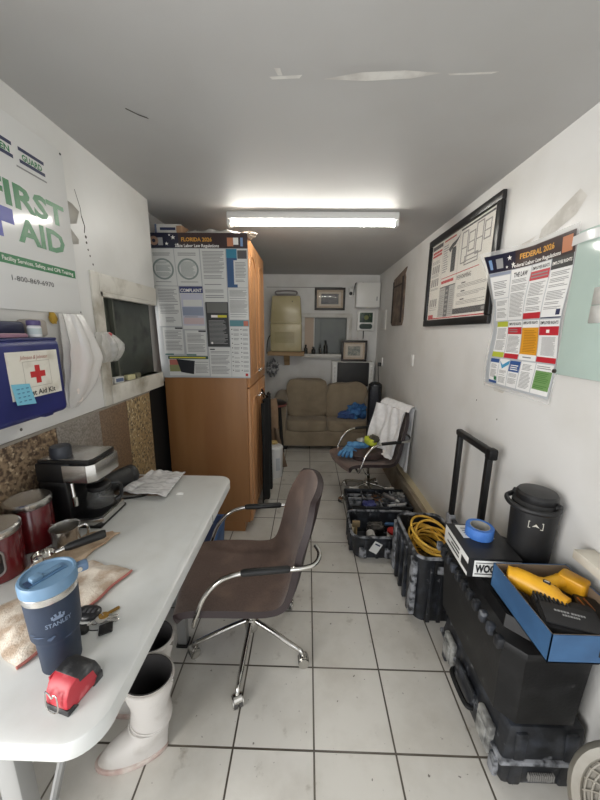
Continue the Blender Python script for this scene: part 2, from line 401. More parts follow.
# --- first aid sign
b = MB(); b.rect
b.box(0, .60, -.004, 0, 0, .654, mat('glossy white sign board', (226, 226, 224), .16), .001)
b.mi(green)
def S(y): return y-.897
def Zs(z): return z-1.728
w_ = .0048
b.text('FIRST', S(1.118), Zs(2.083), .080, green, w_, .345, bold=.035)
b.text('AID', S(1.215), Zs(1.972), .083, green, w_, .228, bold=.035)
b.rect(S(1.057), Zs(2.018), S(1.207), Zs(2.068), w_, purple); b.rect(S(1.107), Zs(1.968), S(1.157), Zs(2.018), w_, purple); b.rect(S(1.107), Zs(2.068), S(1.157), Zs(2.118), w_, purple)
b.rect(S(.91), Zs(1.882), S(1.484), Zs(1.914), w_, green)
b.text('Facility Services, Safety, and CPR Training', S(1.135), Zs(1.892), .0145, whitei, w_+.0004, .335, bold=.015)
b.text('1-800-869-6970', S(1.160), Zs(1.828), .019, inkd, w_, .190)
for z in (2.283, 2.243): b.rect(S(1.272), Zs(z), S(1.386), Zs(z+.012), w_, navy); b.rect(S(1.13), Zs(z), S(1.246), Zs(z+.012), w_, navy)
b.text('GUARD', S(1.284), Zs(2.257), .020, green, w_, .09, bold=.03); b.text('GREEN', S(1.140), Zs(2.257), .020, green, w_, .095, bold=.03)
b.lines(S(1.255), Zs(2.222), S(1.39), Zs(2.230), 1, w_, ink, .7, 0)
b.blob((S(1.487), -.004, Zs(2.372)), (.005, .003, .005), inkd, nu=8, nv=6); b.blob((S(1.49), -.004, Zs(1.738)), (.003, .002, .003), inkd, nu=8, nv=6)
o = b.build('first_aid_sign', loc=(XL+.003, .897, 1.728), rotz=LW)
tag(o, 'large white first aid sign with green lettering high above the blue kit', 'sign')
# torn grey paper behind the sign
b = MB(); b.warp = lambda u, v: .012*u/.05
b.poly([(0, .12), (.035, .112), (.065, .09), (.045, .035), (.0, .02)], 0, mat('grey torn paper', (176, 172, 164), .8))
b.poly([(.0, .02), (.045, -.03), (.042, -.05), (0, -.06)], .001, mat('grey torn paper', (176, 172, 164), .8))
sol = b.build('torn_paper', loc=(XL+.002, 1.482, 2.085), rotz=LW); sol.modifiers.new('s', 'SOLIDIFY').thickness = .001
tag(sol, 'torn grey paper scrap sticking out from behind the first aid sign', 'paper')
# --- first aid kit
blue = mat('blue kit plastic', (36, 44, 108), .42, col2=(28, 34, 90), nscale=5, nrange=(.4, .7))
t = thing('first_aid_kit', 'blue plastic first aid kit with red cross sticker on the wall', 'first aid kit', (XL, .70, 1.36), LW)
b = MB(); b.box(0, .478, -.135, -.004, 0, .268, blue, .022, seg=3); b.box(.40, .44, -.10, -.02, -.012, .004, blue, .004); b.box(.15, .19, -.10, -.02, -.012, .004, blue, .004)
b.box(-.0, .47, -.128, -.01, .262, .272, mat('blue kit lid', (32, 40, 92), .5), .004); b.build('case', t)
def K(y): return y-.70
def Kz(z): return z-1.36
b = MB(); kw = .1352
creamst = mat('worn cream sticker', (222, 218, 206), .5, col2=(190, 182, 166), nscale=16, nrange=(.5, .75))
b.rect(K(.947), Kz(1.438), K(1.150), Kz(1.590), kw, creamst)
lnm = mat('sticker line', (170, 164, 152), .6)
for q in ((1.002, 1.556, 1.110, 1.5575), (1.002, 1.472, 1.110, 1.4735), (1.002, 1.472, 1.0035, 1.5575), (1.1085, 1.472, 1.11, 1.5575)): b.rect(K(q[0]), Kz(q[1]), K(q[2]), Kz(q[3]), kw+.0004, lnm)
b.rect(K(1.026), Kz(1.503), K(1.086), Kz(1.523), kw+.0006, red); b.rect(K(1.046), Kz(1.483), K(1.066), Kz(1.503), kw+.0006, red); b.rect(K(1.046), Kz(1.523), K(1.066), Kz(1.543), kw+.0006, red)
b.text('Johnson & Johnson', K(.994), Kz(1.564), .013, mat('dull red script', (160, 84, 70), .6), kw+.0006, .11, shear=.35)
b.text('First Aid Kit', K(.995), Kz(1.445), .018, inkd, kw+.0006, .125, bold=.02)
b.build('sticker', t)
b = MB(); b.warp = lambda u, v: .006*max(0, .07-v)/.07
cy = mat('cyan note', (118, 186, 208), .7)
b.add([(*b.P(u, v, .0006),)[:3] for u, v in ((0, .008), (.070, 0), (.062, .068), (-.004, .074))], [[0, 1, 2, 3]], cy)
for i in range(4):
    for k in range(3): b.rect(.010+.017*k, .054-.013*i, .010+.017*k+.008+.005*random.random(), .0575-.013*i, .0011, mat('blue pen', (74, 116, 150), .7))
o = b.build('sticky_note', loc=(XL+.1362, .953, 1.418), rotz=LW)
tag(o, 'cyan sticky note with blue handwriting stuck on the blue first aid kit', 'note')
# things on top of the kit
KT = 1.6335
t = thing('pill_bottle', 'small white pill bottle with purple cap on the blue kit', 'bottle', (XL+.105, 1.105, KT)); t.scale = (.82, .82, .82)
b = MB(); b.lathe([(.022, 0), (.024, .004), (.024, .042), (.018, .05)], mat('pale bottle', (214, 214, 216), .35)); b.lathe([(.0242, .012), (.0243, .012), (.0243, .036), (.0242, .036)], mat('bottle label', (176, 186, 188), .6)); b.build('bottle', t)
b = MB(); b.lathe([(.024, .048), (.0245, .05), (.0245, .066), (.022, .069), (0, .069)], mat('purple cap', (82, 70, 116), .45)); b.build('cap', t)
b = MB(); b.box(0, .06, 0, .075, 0, .062, mat('grey beige box', (168, 160, 150), .6), .012)
tag(b.build('small_box', loc=(XL+.012, 1.135, KT)), 'small grey beige rounded box on the blue kit behind the pill bottle', 'box')
b = MB(); b.box(0, .07, 0, .10, 0, .012, mat('mauve card', (150, 112, 130), .6), .003); b.box(.004, .066, .004, .096, .012, .013, mat('pink card', (196, 166, 172), .6))
tag(b.build('flat_packet', loc=(XL+.05, .96, KT)), 'flat mauve packet lying on the blue kit beside the purple capped bottle', 'packet')
b = MB(); b.box(0, .06, 0, .14, 0, .052, mat('dark navy packet', (40, 44, 74), .55), .01)
tag(b.build('folded_pouch', loc=(XL+.002, .98, KT)), 'dark navy pouch against the wall on the blue kit', 'pouch')
b = MB(); b.tube([(0, 0, .03), (0, 0, 0)], .006, steel, 8); b.blob((0, 0, .015), (.010, .018, .022), mat('yellow sponge', (176, 142, 52), .8), rough=.3)
tag(b.build('wall_hook', loc=(XL+.012, 1.315, 1.69)), 'small yellow hook tag under the first aid sign holding the bag', 'hook')

# --- hanging plastic bags
film = mat('milky plastic film', (238, 235, 231), .22, alpha=.72, spec=.7, bump=.5, bscale=30); film2 = mat('clear plastic film', (228, 226, 220), .12, alpha=.45, spec=1.0, bump=.8, bscale=40)
def bag(prof, dep, m, seed, pleat):
    def fn(a, v):
        an = 2*PI*a
        z, hw, cx = prof(v)
        k = 1+pleat*math.sin(an*7+seed)*(.4+.6*(1-v))+.10*noise.noise(Vector((math.cos(an)*2, math.sin(an)*2, v*7+seed)))
        return (cx+hw*math.cos(an)*k, -(.004+dep*(.5+.5*math.sin(an)*k)*(math.sin(PI*min(1, .12+v*.85))**.6)), z)
    q = MB(); q.surf(fn, 48, 22, m); return q
def lerp(t_, *ks):
    for (a, va), (c, vc) in zip(ks, ks[1:]):
        if t_ <= c: return va+(vc-va)*(t_-a)/(c-a)
    return ks[-1][1]
q = bag(lambda v: (-.40*v, lerp(v, (0, .055), (.15, .07), (.5, .105), (.78, .085), (.93, .055), (1, .025)), lerp(v, (0, .035), (.5, .06), (.8, .025), (1, -.01))), .08, film, 1.3, .2)
q.blob((.03, -.035, -.22), (.05, .02, .09), mat('pink wrapper', (226, 176, 168), .5), rough=.5, seed=3)
q.blob((.0, -.035, -.30), (.04, .02, .07), mat('pale wrapper', (224, 214, 206), .5), rough=.5, seed=5)
o = q.build('plastic_bag', loc=(XL, 1.365, 1.725), rotz=LW); tag(o, 'milky white plastic bag hanging under the first aid sign', 'plastic bag')
q = bag(lambda v: (-.15*v, lerp(v, (0, .03), (.4, .09), (1, .06)), lerp(v, (0, .0), (1, .05))), .07, film2, 2.1, .34)
q.blob((-.01, -.045, -.05), (.022, .006, .025), mat('silver foil', (200, 196, 190), .3, .6), rough=.6, seed=9)
q.blob((.012, -.05, -.012), (.016, .006, .010), mat('red foil', (170, 44, 48), .4), rough=.6, seed=12)
o = q.build('plastic_bag', loc=(XL+.02, 1.575, 1.65), rotz=LW); tag(o, 'small clear plastic bag with red print hanging at the window edge', 'plastic bag')
# things on the window sill
for (nm, y, sx, sy, sz, m, lb, ct) in (
    ('small_carton', 1.70, .03, .07, .035, mat('white carton', (196, 194, 188), .6), 'small white carton on the window sill beside the window frame', 'box'),
    ('sponge', 1.83, .03, .065, .03, mat('cream sponge', (186, 180, 140), .8), 'cream sponge in the middle of the window sill', 'sponge'),
    ('matchbox', 1.93, .03, .05, .028, mat('dull olive box', (120, 116, 92), .7), 'dull olive matchbox on the window sill next to the sponge', 'box')):
    b = MB(); b.box(-sx/2, sx/2, 0, sy, 0, sz, m, .004)
    if nm == 'small_carton': b.box(sx/2, sx/2+.0006, .008, sy-.008, .008, sz-.008, mat('dim blue print', (90, 104, 130), .6))
    tag(b.build(nm, loc=(XL-.012, y, wz0+.001), rotz=random.uniform(-.25, .25)), lb, ct)

# --- state labor law poster on the cabinet side
def cell(b, x0, y0, x1, y1, wd, m, W, H): b.rect(x0*W, (1-y1)*H, x1*W, (1-y0)*H, wd, m)
def body(b, x0, y0, x1, y1, n, W, H, m=None, wd=.0012): b.lines(x0*W, (1-y1)*H, x1*W, (1-y0)*H, n if n < 3 else int(n*1.6), wd, m or ink, .42)
W, H = .665, 1.015
b = MB(); b.warpu = lambda u, v: -.05*max(0, 1-u/W)*(v/H)**1.5
b.warp = lambda u, v: .006+.028*max(0, 1-u/.14)*max(0, 1-abs(v-.2)/.7)+.004*math.sin(v*9)*math.sin(u*7)
post = mat('glossy grey poster', (176, 178, 178), .25)
b.rect(0, 0, W, H, 0, post)
hdr = mat('dark header', (58, 42, 42), .3); sheet = mat('poster sheet', (206, 206, 202), .3)
cell(b, 0, 0, 1, .098, .0006, hdr, W, H); cell(b, 0, 0, .32, .098, .0008, mat('navy header', (30, 32, 52), .3), W, H)
def star(b, cu, cv, r, wd, m): b.poly([(cu+(r if k % 2 == 0 else r*.42)*math.sin(k*PI/5), cv+(r if k % 2 == 0 else r*.42)*math.cos(k*PI/5)) for k in range(10)], wd, m)
for (x, y, r) in ((.27, .03, .016), (.20, .07, .013), (.31, .075, .010), (.235, .015, .008)): star(b, x*W, (1-y)*H, r, .0013, whitei)
b.ring(.075*W, (1-.05)*H, .012, .030, .0013, mat('seal tan', (150, 120, 100), .5)); cell(b, .115, .03, .165, .08, .0013, mat('grey code panel', (150, 150, 150), .5), W, H)
cell(b, .80, .03, .86, .085, .0013, mat('tan photo', (186, 120, 84), .5), W, H); cell(b, .86, .03, .91, .075, .0013, whitei, W, H); cell(b, .93, .03, .955, .085, .0013, mat('sky print', (120, 150, 190), .5), W, H)
b.text('FLORIDA 2026', .50*W, (1-.055)*H, .026, gold, .0014, .20, 'C', .03); b.text('State Labor Law Regulations', .50*W, (1-.092)*H, .021, whitei, .0014, .29, 'C', .02)
cells = [(.005, .102, .258, .345), (.265, .102, .515, .345), (.525, .102, .775, .46), (.785, .102, .995, .355), (.03, .35, .262, .625), (.275, .35, .52, .645),
         (.055, .635, .265, .825), (.29, .655, .52, .835), (.79, .36, .995, .575), (.79, .625, .995, .99), (.545, .775, .785, .99), (.085, .84, .535, .985)]
for q in cells: cell(b, q[0], q[1], q[2], q[3], .0006, sheet, W, H)
sealg = mat('grey green print', (132, 142, 138), .5)
for cx in (.135, .39):
    b.ring(cx*W, (1-.235)*H, .060, .072, .0012, sealg); body(b, cx-.075, .185, cx+.075, .285, 9, W, H, sealg); body(b, cx-.09, .125, cx+.09, .15, 2, W, H)
    body(b, cx-.09, .315, cx+.09, .325, 1, W, H)
body(b, .545, .115, .76, .30, 13, W, H); body(b, .545, .33, .74, .43, 5, W, H)
cell(b, .785, .102, .89, .355, .0009, mat('steel blue print', (52, 84, 124), .5), W, H); cell(b, .785, .102, .89, .16, .0012, mat('teal print', (46, 124, 150), .5), W, H)
cell(b, .895, .11, .99, .165, .0012, mat('dark photo', (84, 80, 80), .5), W, H); cell(b, .855, .175, .99, .335, .0012, sheet, W, H); body(b, .87, .185, .98, .32, 9, W, H, ink, .0016)
body(b, .05, .365, .245, .54, 11, W, H); body(b, .10, .56, .20, .60, 3, W, H)
cell(b, .275, .35, .52, .395, .0012, mat('deep blue banner', (48, 56, 104), .5), W, H); b.text('COMPLAINT', .397*W, (1-.388)*H, .024, whitei, .0016, .15, 'C', .02)
cell(b, .28, .40, .515, .62, .0009, mat('pale lilac print', (186, 186, 200), .5), W, H); cell(b, .30, .44, .50, .485, .0012, sheet, W, H); cell(b, .285, .49, .51, .55, .0012, mat('slate print', (140, 148, 166), .5), W, H)
cell(b, .29, .565, .51, .61, .0012, mat('rose print', (196, 176, 176), .5), W, H)
for i in range(6): body(b, .30, .50+.018*i, .49, .51+.018*i, 1, W, H)
body(b, .075, .655, .25, .80, 9, W, H); body(b, .31, .675, .505, .81, 9, W, H); cell(b, .185, .635, .265, .645, .0012, inkd, W, H); cell(b, .44, .655, .52, .665, .0012, inkd, W, H)
cell(b, .535, .455, .78, .77, .0010, mat('charcoal print', (50, 50, 50), .35), W, H); cell(b, .55, .46, .77, .53, .0012, mat('mid grey photo', (104, 104, 100), .4), W, H)
cell(b, .59, .545, .66, .562, .0014, whitei, W, H); cell(b, .66, .545, .76, .562, .0014, mat('yellow print', (206, 196, 60), .5), W, H)
body(b, .56, .58, .76, .75, 12, W, H, mat('light grey print', (150, 150, 148), .5), .0014); b.rect(.575*W, (1-.75)*H, .595*W, (1-.735)*H, .0018, whitei)
body(b, .80, .37, .985, .56, 15, W, H); cell(b, .79, .58, .995, .622, .0012, mat('teal strip', (86, 134, 142), .5), W, H); cell(b, .94, .585, .99, .62, .0014, mat('coral strip', (190, 110, 90), .5), W, H)
for i in range(10):
    y = .645+.033*i
    for x in (.80, .90): b.ring((x+.008)*W, (1-y)*H, 0, .004, .0014, inkd, 8); body(b, x+.025, y-.006, x+.085, y+.012, 2, W, H)
cell(b, .945, .965, .975, .985, .0014, red, W, H)
body(b, .56, .80, .77, .97, 11, W, H); cell(b, .555, .785, .61, .793, .0014, inkd, W, H)
cell(b, .085, .84, .53, .862, .0012, mat('forest print', (46, 74, 60), .5), W, H); b.lines(.10*W, (1-.86)*H, .52*W, (1-.842)*H, 1, .0016, mat('yellow print', (206, 196, 60), .5), .5, .1)
cell(b, .095, .865, .19, .905, .0012, mat('brick photo', (170, 96, 84), .5), W, H); cell(b, .09, .905, .21, .955, .0012, mat('olive photo', (132, 134, 88), .5), W, H)
b.poly([(.17*W, (1-.862)*H), (.375*W, (1-.875)*H), (.355*W, (1-.975)*H), (.21*W, (1-.96)*H)], .0014, mat('near black photo', (28, 30, 36), .4))
b.poly([(.22*W, (1-.87)*H), (.25*W, (1-.87)*H), (.245*W, (1-.95)*H), (.235*W, (1-.95)*H)], .0018, mat('teal photo', (40, 104, 130), .4))
body(b, .375, .88, .53, .965, 6, W, H); cell(b, .06, .822, .15, .832, .0014, mat('dull teal', (70, 110, 104), .5), W, H); cell(b, .29, .826, .40, .836, .0014, mat('dull teal', (70, 110, 104), .5), W, H)
o = b.build('labor_law_poster', loc=(-1.096, 2.408, 1.312)); tag(o, 'glossy state labor law poster taped to the side of the oak cabinet', 'poster')

# --- framed fire extinguisher poster, right wall
t = thing('framed_poster', 'large black framed fire extinguisher poster on the white wall', 'framed poster', (XR, 2.937, 1.715), RW)
W, H = 1.04, .69; bw = .05
b = MB(); fm = mat('black picture frame', (24, 24, 25), .35)
for q in ((0, W, 0, bw), (0, W, H-bw, H), (0, bw, bw, H-bw), (W-bw, W, bw, H-bw)): b.box(q[0], q[1], -.028, -.004, q[2], q[3], fm, .006)
b.build('frame', t)
b = MB(); b.rect(bw-.003, bw-.003, W-bw+.003, H-bw+.003, .010, mat('cream print sheet', (228, 224, 214), .3))
w2, h2 = W-2*bw, H-2*bw
def fc(x0, y0, x1, y1, m, wd=.0106): b.rect(bw+x0*w2, bw+(1-y1)*h2, bw+x1*w2, bw+(1-y0)*h2, wd, m)
def fl(x0, y0, x1, y1, n, m=ink, fill=.35): b.lines(bw+x0*w2, bw+(1-y1)*h2, bw+x1*w2, bw+(1-y0)*h2, n, .0108, m, fill)
dkb = mat('brown black print', (46, 40, 40), .4); pale = mat('pale outline print', (146, 142, 138), .5)
fc(.01, .02, .22, .07, dkb); fl(.02, .09, .21, .17, 2, red, .7); fl(.02, .2, .2, .26, 4)
for y in (.28, .45, .72): 
    fl(.02, y+.11, .2, y+.15, 3)
    for k in range(4): fc(.03+.042*k, y, .058+.042*k, y+.10, pale)
fc(.02, .93, .13, .985, red); fc(.228, .0, .231, .97, pale); fc(.52, .0, .523, .93, pale)
fl(.245, .08, .34, .42, 12); fl(.25, .02, .5, .05, 1, red, .6)
ext = mat('extinguisher print', (34, 34, 34), .4)
b.poly([(bw+x*w2, bw+(1-y)*h2) for x, y in ((.40, .20), (.405, .16), (.47, .16), (.475, .20), (.475, .44), (.40, .44))], .0110, ext)
b.poly([(bw+x*w2, bw+(1-y)*h2) for x, y in ((.34, .15), (.40, .11), (.47, .09), (.53, .05), (.50, .10), (.46, .14), (.41, .16), (.37, .20))], .0112, ext)
fl(.245, .48, .99, .49, 1, red, .9); fl(.25, .51, .48, .56, 1, red, .7)
fc(.235, .60, .515, .97, mat('mid grey panel', (178, 176, 170), .5)); fc(.235, .59, .515, .605, dkb); fc(.345, .60, .415, .97, mat('slate panel', (86, 86, 84), .5), .0110)
for k in range(6): fc(.36, .64+.055*k, .40, .665+.055*k, pale, .0114)
fl(.245, .62, .335, .95, 14, pale); fl(.425, .62, .51, .95, 14, pale)
for (x, y, a, c) in ((.56, .06, .64, .40), (.66, .10, .74, .30), (.76, .05, .84, .36), (.86, .08, .93, .26), (.62, .33, .80, .43)):
    fc(x, y, x+.012, c, pale); fc(a, y, a+.012, c, pale); fc(x, y, a, y+.015, pale); fc(x, (y+c)/2, a, (y+c)/2+.012, pale); fc(x, c-.015, a+.012, c, pale)
fl(.54, .015, .98, .04, 1, inkd, .8)
b.text('PERFORMING', bw+.535*w2, bw+(1-.565)*h2, .03, dkb, .0112, .20)
for y in (.61, .70, .79): fc(.62, y, .68, y+.012, dkb, .0112); fl(.56, y+.02, .96, y+.065, 3, pale)
fc(.515, .89, .99, .955, dkb, .0112); fl(.53, .905, .9, .94, 1, whitei, .5); fc(.93, .905, .97, .94, pale, .0118); fl(.02, .975, .99, .99, 1, red, .9)
b.build('print', t)
b = MB(); b.box(bw-.002, W-bw+.002, -.0155, -.0135, bw-.002, H-bw+.002, mat('picture glass', (255, 255, 255), .03, alpha=.06, spec=.6)); b.build('glass_pane', t)

# --- federal poster, right wall
W, H = .50, .675
b = MB(); b.warp = lambda u, v: .006+.10*(max(0, 1-u/.26)**1.6)*(max(0, (v-.40)/.28)**1.5)+.006*math.sin(v*16+u*5)
lam = mat('clear laminate', (238, 238, 236), .08, alpha=.35, spec=.8)
b.rect(-.018, -.02, W+.012, H+.02, 0, lam); b.rect(0, 0, W, H, .0006, mat('poster gap grey', (176, 180, 184), .3))
cell(b, 0, 0, 1, .125, .001, hdr, W, H); cell(b, 0, 0, .30, .125, .0013, mat('navy header', (30, 32, 52), .3), W, H)
cell(b, .86, .02, .97, .11, .0013, mat('tan photo', (186, 120, 84), .5), W, H); cell(b, .10, .03, .17, .10, .0015, mat('grey code panel', (150, 150, 150), .5), W, H); cell(b, .03, .03, .06, .10, .0015, mat('sky print', (120, 150, 190), .5), W, H)
for (x, y, r) in ((.24, .04, .013), (.28, .09, .012), (.21, .10, .008)): star(b, x*W, (1-y)*H, r, .0018, whitei)
b.text('FEDERAL 2026', .56*W, (1-.065)*H, .024, gold, .0018, .21, 'C', .03); b.text('Federal Labor Law Regulations', .56*W, (1-.115)*H, .017, whitei, .0018, .29, 'C', .02)
ws = mat('white poster sheet', (232, 232, 230), .25); dred = mat('crimson print', (184, 40, 52), .4)
def sheetc(x0, y0, x1, y1): cell(b, x0, y0, x1, y1, .0012, ws, W, H)
def bd(x0, y0, x1, y1, n): body(b, x0, y0, x1, y1, n, W, H, ink, .0017)
sheetc(.01, .155, .255, .32); bd(.04, .19, .22, .30, 6); cell(b, .01, .13, .255, .15, .0014, mat('slate print', (120, 124, 134), .5), W, H); sheetc(.04, .325, .26, .49); bd(.06, .34, .24, .47, 9)
sheetc(.265, .13, .505, .49); b.text('THE LAW', .385*W, (1-.185)*H, .022, inkd, .002, .085, 'C', .03); bd(.285, .20, .49, .47, 18)
sheetc(.515, .13, .75, .49); b.text('EMPLOYEE RIGHTS', .632*W, (1-.165)*H, .014, inkd, .002, .105, 'C', .02); cell(b, .515, .175, .75, .235, .0016, dred, W, H); bd(.54, .25, .73, .44, 12); cell(b, .515, .45, .75, .49, .0016, dred, W, H)
bd(.53, .185, .735, .225, 2)
sheetc(.76, .125, .995, .485); cell(b, .76, .125, .995, .195, .0016, mat('charcoal print', (50, 50, 50), .35), W, H); b.text('EMPLOYEE RIGHTS', .877*W, (1-.168)*H, .013, whitei, .002, .105, 'C', .02); bd(.78, .21, .98, .44, 15); cell(b, .93, .44, .975, .475, .002, navy, W, H)
cell(b, .76, .487, .995, .493, .0016, navy, W, H)
yg = mat('lime print', (178, 186, 60), .5)
sheetc(.08, .50, .275, .775); cell(b, .08, .50, .275, .54, .0016, yg, W, H); cell(b, .08, .735, .275, .775, .0016, yg, W, H); bd(.10, .55, .255, .72, 13)
sheetc(.285, .50, .505, .775); b.text('EMPLOYEE RIGHTS', .395*W, (1-.53)*H, .013, inkd, .002, .095, 'C', .02); cell(b, .285, .545, .505, .595, .0016, dred, W, H); bd(.30, .605, .49, .73, 9); cell(b, .285, .74, .505, .775, .0016, dred, W, H); bd(.31, .555, .48, .585, 2)
sheetc(.515, .50, .75, .775); b.text('EMPLOYEE RIGHTS', .632*W, (1-.525)*H, .012, inkd, .002, .10, 'C', .02); cell(b, .515, .55, .75, .735, .0016, mat('orange print', (216, 152, 40), .4), W, H); body(b, .55, .565, .73, .72, 9, W, H, mat('brown orange print', (170, 112, 30), .5), .002); bd(.57, .745, .70, .765, 1)
sheetc(.76, .50, .995, .775); b.text('EMPLOYEE RIGHTS', .877*W, (1-.53)*H, .013, inkd, .002, .105, 'C', .02); cell(b, .76, .545, .995, .60, .0016, dred, W, H); b.rect(.85*W, (1-.585)*H, .89*W, (1-.565)*H, .002, whitei); bd(.80, .61, .97, .73, 12); cell(b, .76, .74, .995, .775, .0016, dred, W, H)
bl2 = mat('mid blue print', (52, 84, 140), .4)
sheetc(.08, .79, .23, .985); cell(b, .08, .79, .23, .82, .0016, bl2, W, H); bd(.10, .83, .21, .94, 8); cell(b, .08, .965, .23, .985, .0016, bl2, W, H); cell(b, .18, .93, .225, .96, .002, green, W, H)
sheetc(.24, .785, .40, .985); b.poly([(.24*W, (1-.80)*H), (.30*W, (1-.83)*H), (.40*W, (1-.79)*H), (.40*W, (1-.82)*H), (.30*W, (1-.86)*H)], .002, mat('bright blue print', (70, 150, 190), .4)); bd(.26, .87, .38, .97, 8)
sheetc(.41, .79, .565, .985); cell(b, .41, .79, .565, .87, .0016, bl2, W, H); body(b, .43, .80, .55, .86, 3, W, H, whitei, .002); bd(.425, .88, .55, .96, 7)
sheetc(.575, .785, .765, .985); bd(.60, .80, .74, .97, 12)
sheetc(.775, .785, .985, .985); bd(.79, .795, .96, .82, 2); cell(b, .785, .83, .98, .955, .0016, mat('leaf green print', (112, 150, 92), .4), W, H); body(b, .80, .84, .96, .945, 6, W, H, mat('deep green print', (78, 124, 62), .5), .002)
o = b.build('labor_law_poster', loc=(XR-.001, 1.868, 1.385), rotz=RW); tag(o, 'laminated federal labor law poster peeling off the white wall by the glass board', 'poster')
# --- pale green glass board
t = thing('glass_board', 'pale green glass board bolted to the white wall', 'board', (XR, 1.353, 1.498), RW)
b = MB(); b.box(0, .80, -.012, -.004, 0, .545, mat('pale green glass', (188, 206, 198), .12, col2=(182, 200, 192), nscale=3), .002); b.build('panel', t)
b = MB(); b.cyl((.0, -.02, .012), (.0, -.003, .012), .008, mat('bolt', (80, 76, 70), .4, .6)); b.build('bolt', t)
b = MB(); b.warp = lambda u, v: .006*math.sin(u*30)
b.rect(-.03, .50, .40, .535, .0145, mat('clear tape strip', (240, 240, 238), .15, alpha=.8)); b.build('tape_strip', t)
b = MB(); b.rect(0, 0, .10, .062, .0, whitepl); b.rect(.002, .064, .10, .125, 0.0008, paper); o = b.build('wall_note', loc=(XR-.0145, 1.236, 1.700), rotz=RW); o.modifiers.new('s', 'SOLIDIFY').thickness = .001
tag(o, 'white paper slip stuck on the green glass board', 'paper')
# --- dark plate, outlet, blank plates
b = MB(); rustm = mat('dark rusty steel', (120, 104, 90), .6, .0, col2=(88, 74, 64), nscale=9)
b.prism([(0, .03), (.06, .0), (.46, .0), (.50, .06), (.49, .50), (.46, .54), (.52, .60), (.03, .535), (.01, .3)], 0, .012, rustm, Matrix.Rotation(PI/2, 4, 'X'))
b.box(.03, .06, -.02, -.01, .03, .51, mat('rust edge', (48, 40, 36), .7)); b.box(.42, .45, -.022, -.01, .03, .52, mat('rust edge', (48, 40, 36), .7)); b.box(.05, .44, -.018, -.01, .44, .455, mat('rust edge', (48, 40, 36), .7))
o = b.build('access_panel', loc=(XR-.001, 4.13, 1.742), rotz=RW); tag(o, 'ragged dark rusty metal panel high on the white wall', 'panel')
t = thing('wall_outlet', 'white wall outlet with black plug and hanging cord near the corner', 'outlet', (XR, 4.55, 1.20), RW)
b = MB(); b.box(0, .075, -.012, 0, 0, .12, whitepl, .003); b.build('plate', t)
b = MB(); b.box(.01, .055, -.055, -.012, .0, .05, black, .006); b.build('plug', t)
b = MB(); b.tube(smooth_path([(.03, -.05, .0), (.032, -.045, -.1), (.02, -.02, -.35), (.03, -.018, -.7), (.02, -.02, -.92)]), .005, inkd, 6); b.build('cord', t)
b = MB(); b.box(0, .075, -.006, 0, 0, .115, mat('bright white plate', (240, 240, 238), .3), .003)
for v in (.035, .08): b.box(.03, .045, -.0075, -.005, v-.012, v+.012, whitepl)
o = b.build('switch_plate', loc=(XR, 3.26, 1.335), rotz=RW); tag(o, 'small bright white switch plate alone on the white wall', 'switch')
b = MB(); b.box(0, .30, -.008, 0, 0, .26, mat('blank cover', (222, 220, 214), .4), .003); b.box(.02, .28, -.0095, -.007, .02, .24, wallp, .002)
o = b.build('blank_cover', loc=(XR, 4.72, 1.70), rotz=RW); tag(o, 'pale blank cover plate on the side wall near the electrical box', 'cover plate')

# --- back wall things
def picture(nm, lb, x0, z0, W, H, y, art, tilt=0):
    t = thing(nm, lb, 'picture', (x0, y, z0)); t.rotation_euler = (tilt, 0, 0)
    b = MB(); fw_ = .032
    for q in ((0, W, 0, fw_), (0, W, H-fw_, H), (0, fw_, fw_, H-fw_), (W-fw_, W, fw_, H-fw_)): b.box(q[0], q[1], -.024, 0, q[2], q[3], mat('dark wood frame', (38, 32, 28), .4), .005)
    b.box(.01, W-.01, -.006, -.001, .01, H-.01, black); b.build('frame', t)
    b = MB(); b.rect(fw_, fw_, W-fw_, H-fw_, .008, mat('tan mount', (178, 158, 134), .7)); b.rect(fw_+.03, fw_+.028, W-fw_-.03, H-fw_-.028, .0085, mat('pale mount', (196, 184, 166), .7))
    b.rect(fw_+.065, fw_+.055, W-fw_-.065, H-fw_-.055, .009, art); b.build('print', t)
    b = MB(); b.box(fw_, W-fw_, -.014, -.012, fw_, H-fw_, mat('picture glass', (255, 255, 255), .03, alpha=.06, spec=.6)); b.build('glass_pane', t)
picture('framed_picture', 'dark framed picture hanging high on the back wall', .092, 1.978, .452, .322, YB-.001, mat('dark art print', (52, 52, 58), .5, col2=(90, 88, 88), nscale=14))
picture('framed_picture', 'framed picture with tan mount standing on the old television', .498, 1.236, .378, .31, YB-.15, mat('faded art print', (150, 148, 132), .5, col2=(96, 100, 92), nscale=22), .04)
t = thing('electrical_box', 'white metal electrical box in the upper corner of the back wall', 'electrical box', (.69, YB, 2.012))
b = MB(); b.box(0, .338, -.14, -.001, 0, .338, whitepl, .006); b.build('case', t)
b = MB(); b.box(.006, .335, -.152, -.141, .008, .342, mat('white box door', (218, 217, 212), .35), .004); b.build('door', t)
b = MB(); b.box(.285, .30, -.162, -.152, .09, .15, greymetal, .004); b.build('latch', t)
b = MB(); b.tube(smooth_path([(.02, -.03, .338), (.0, -.03, .35), (-.02, -.03, .28), (-.03, -.02, .19)]), .006, black, 6); b.tube(smooth_path([(.06, -.03, .34), (.10, -.03, .355), (.18, -.03, .342)]), .006, black, 6); b.build('cable', t)
t = thing('security_camera', 'small white security camera beside the white electrical box', 'camera', (.625, YB, 2.165))
b = MB(); b.box(-.035, .03, -.03, -.001, .0, .14, whitepl, .01); b.box(-.03, .03, -.09, -.03, .03, .12, whitepl, .018); b.build('housing', t)
b = MB(); b.cyl((-.012, -.10, .045), (-.012, -.088, .045), .024, black); b.build('lens', t)
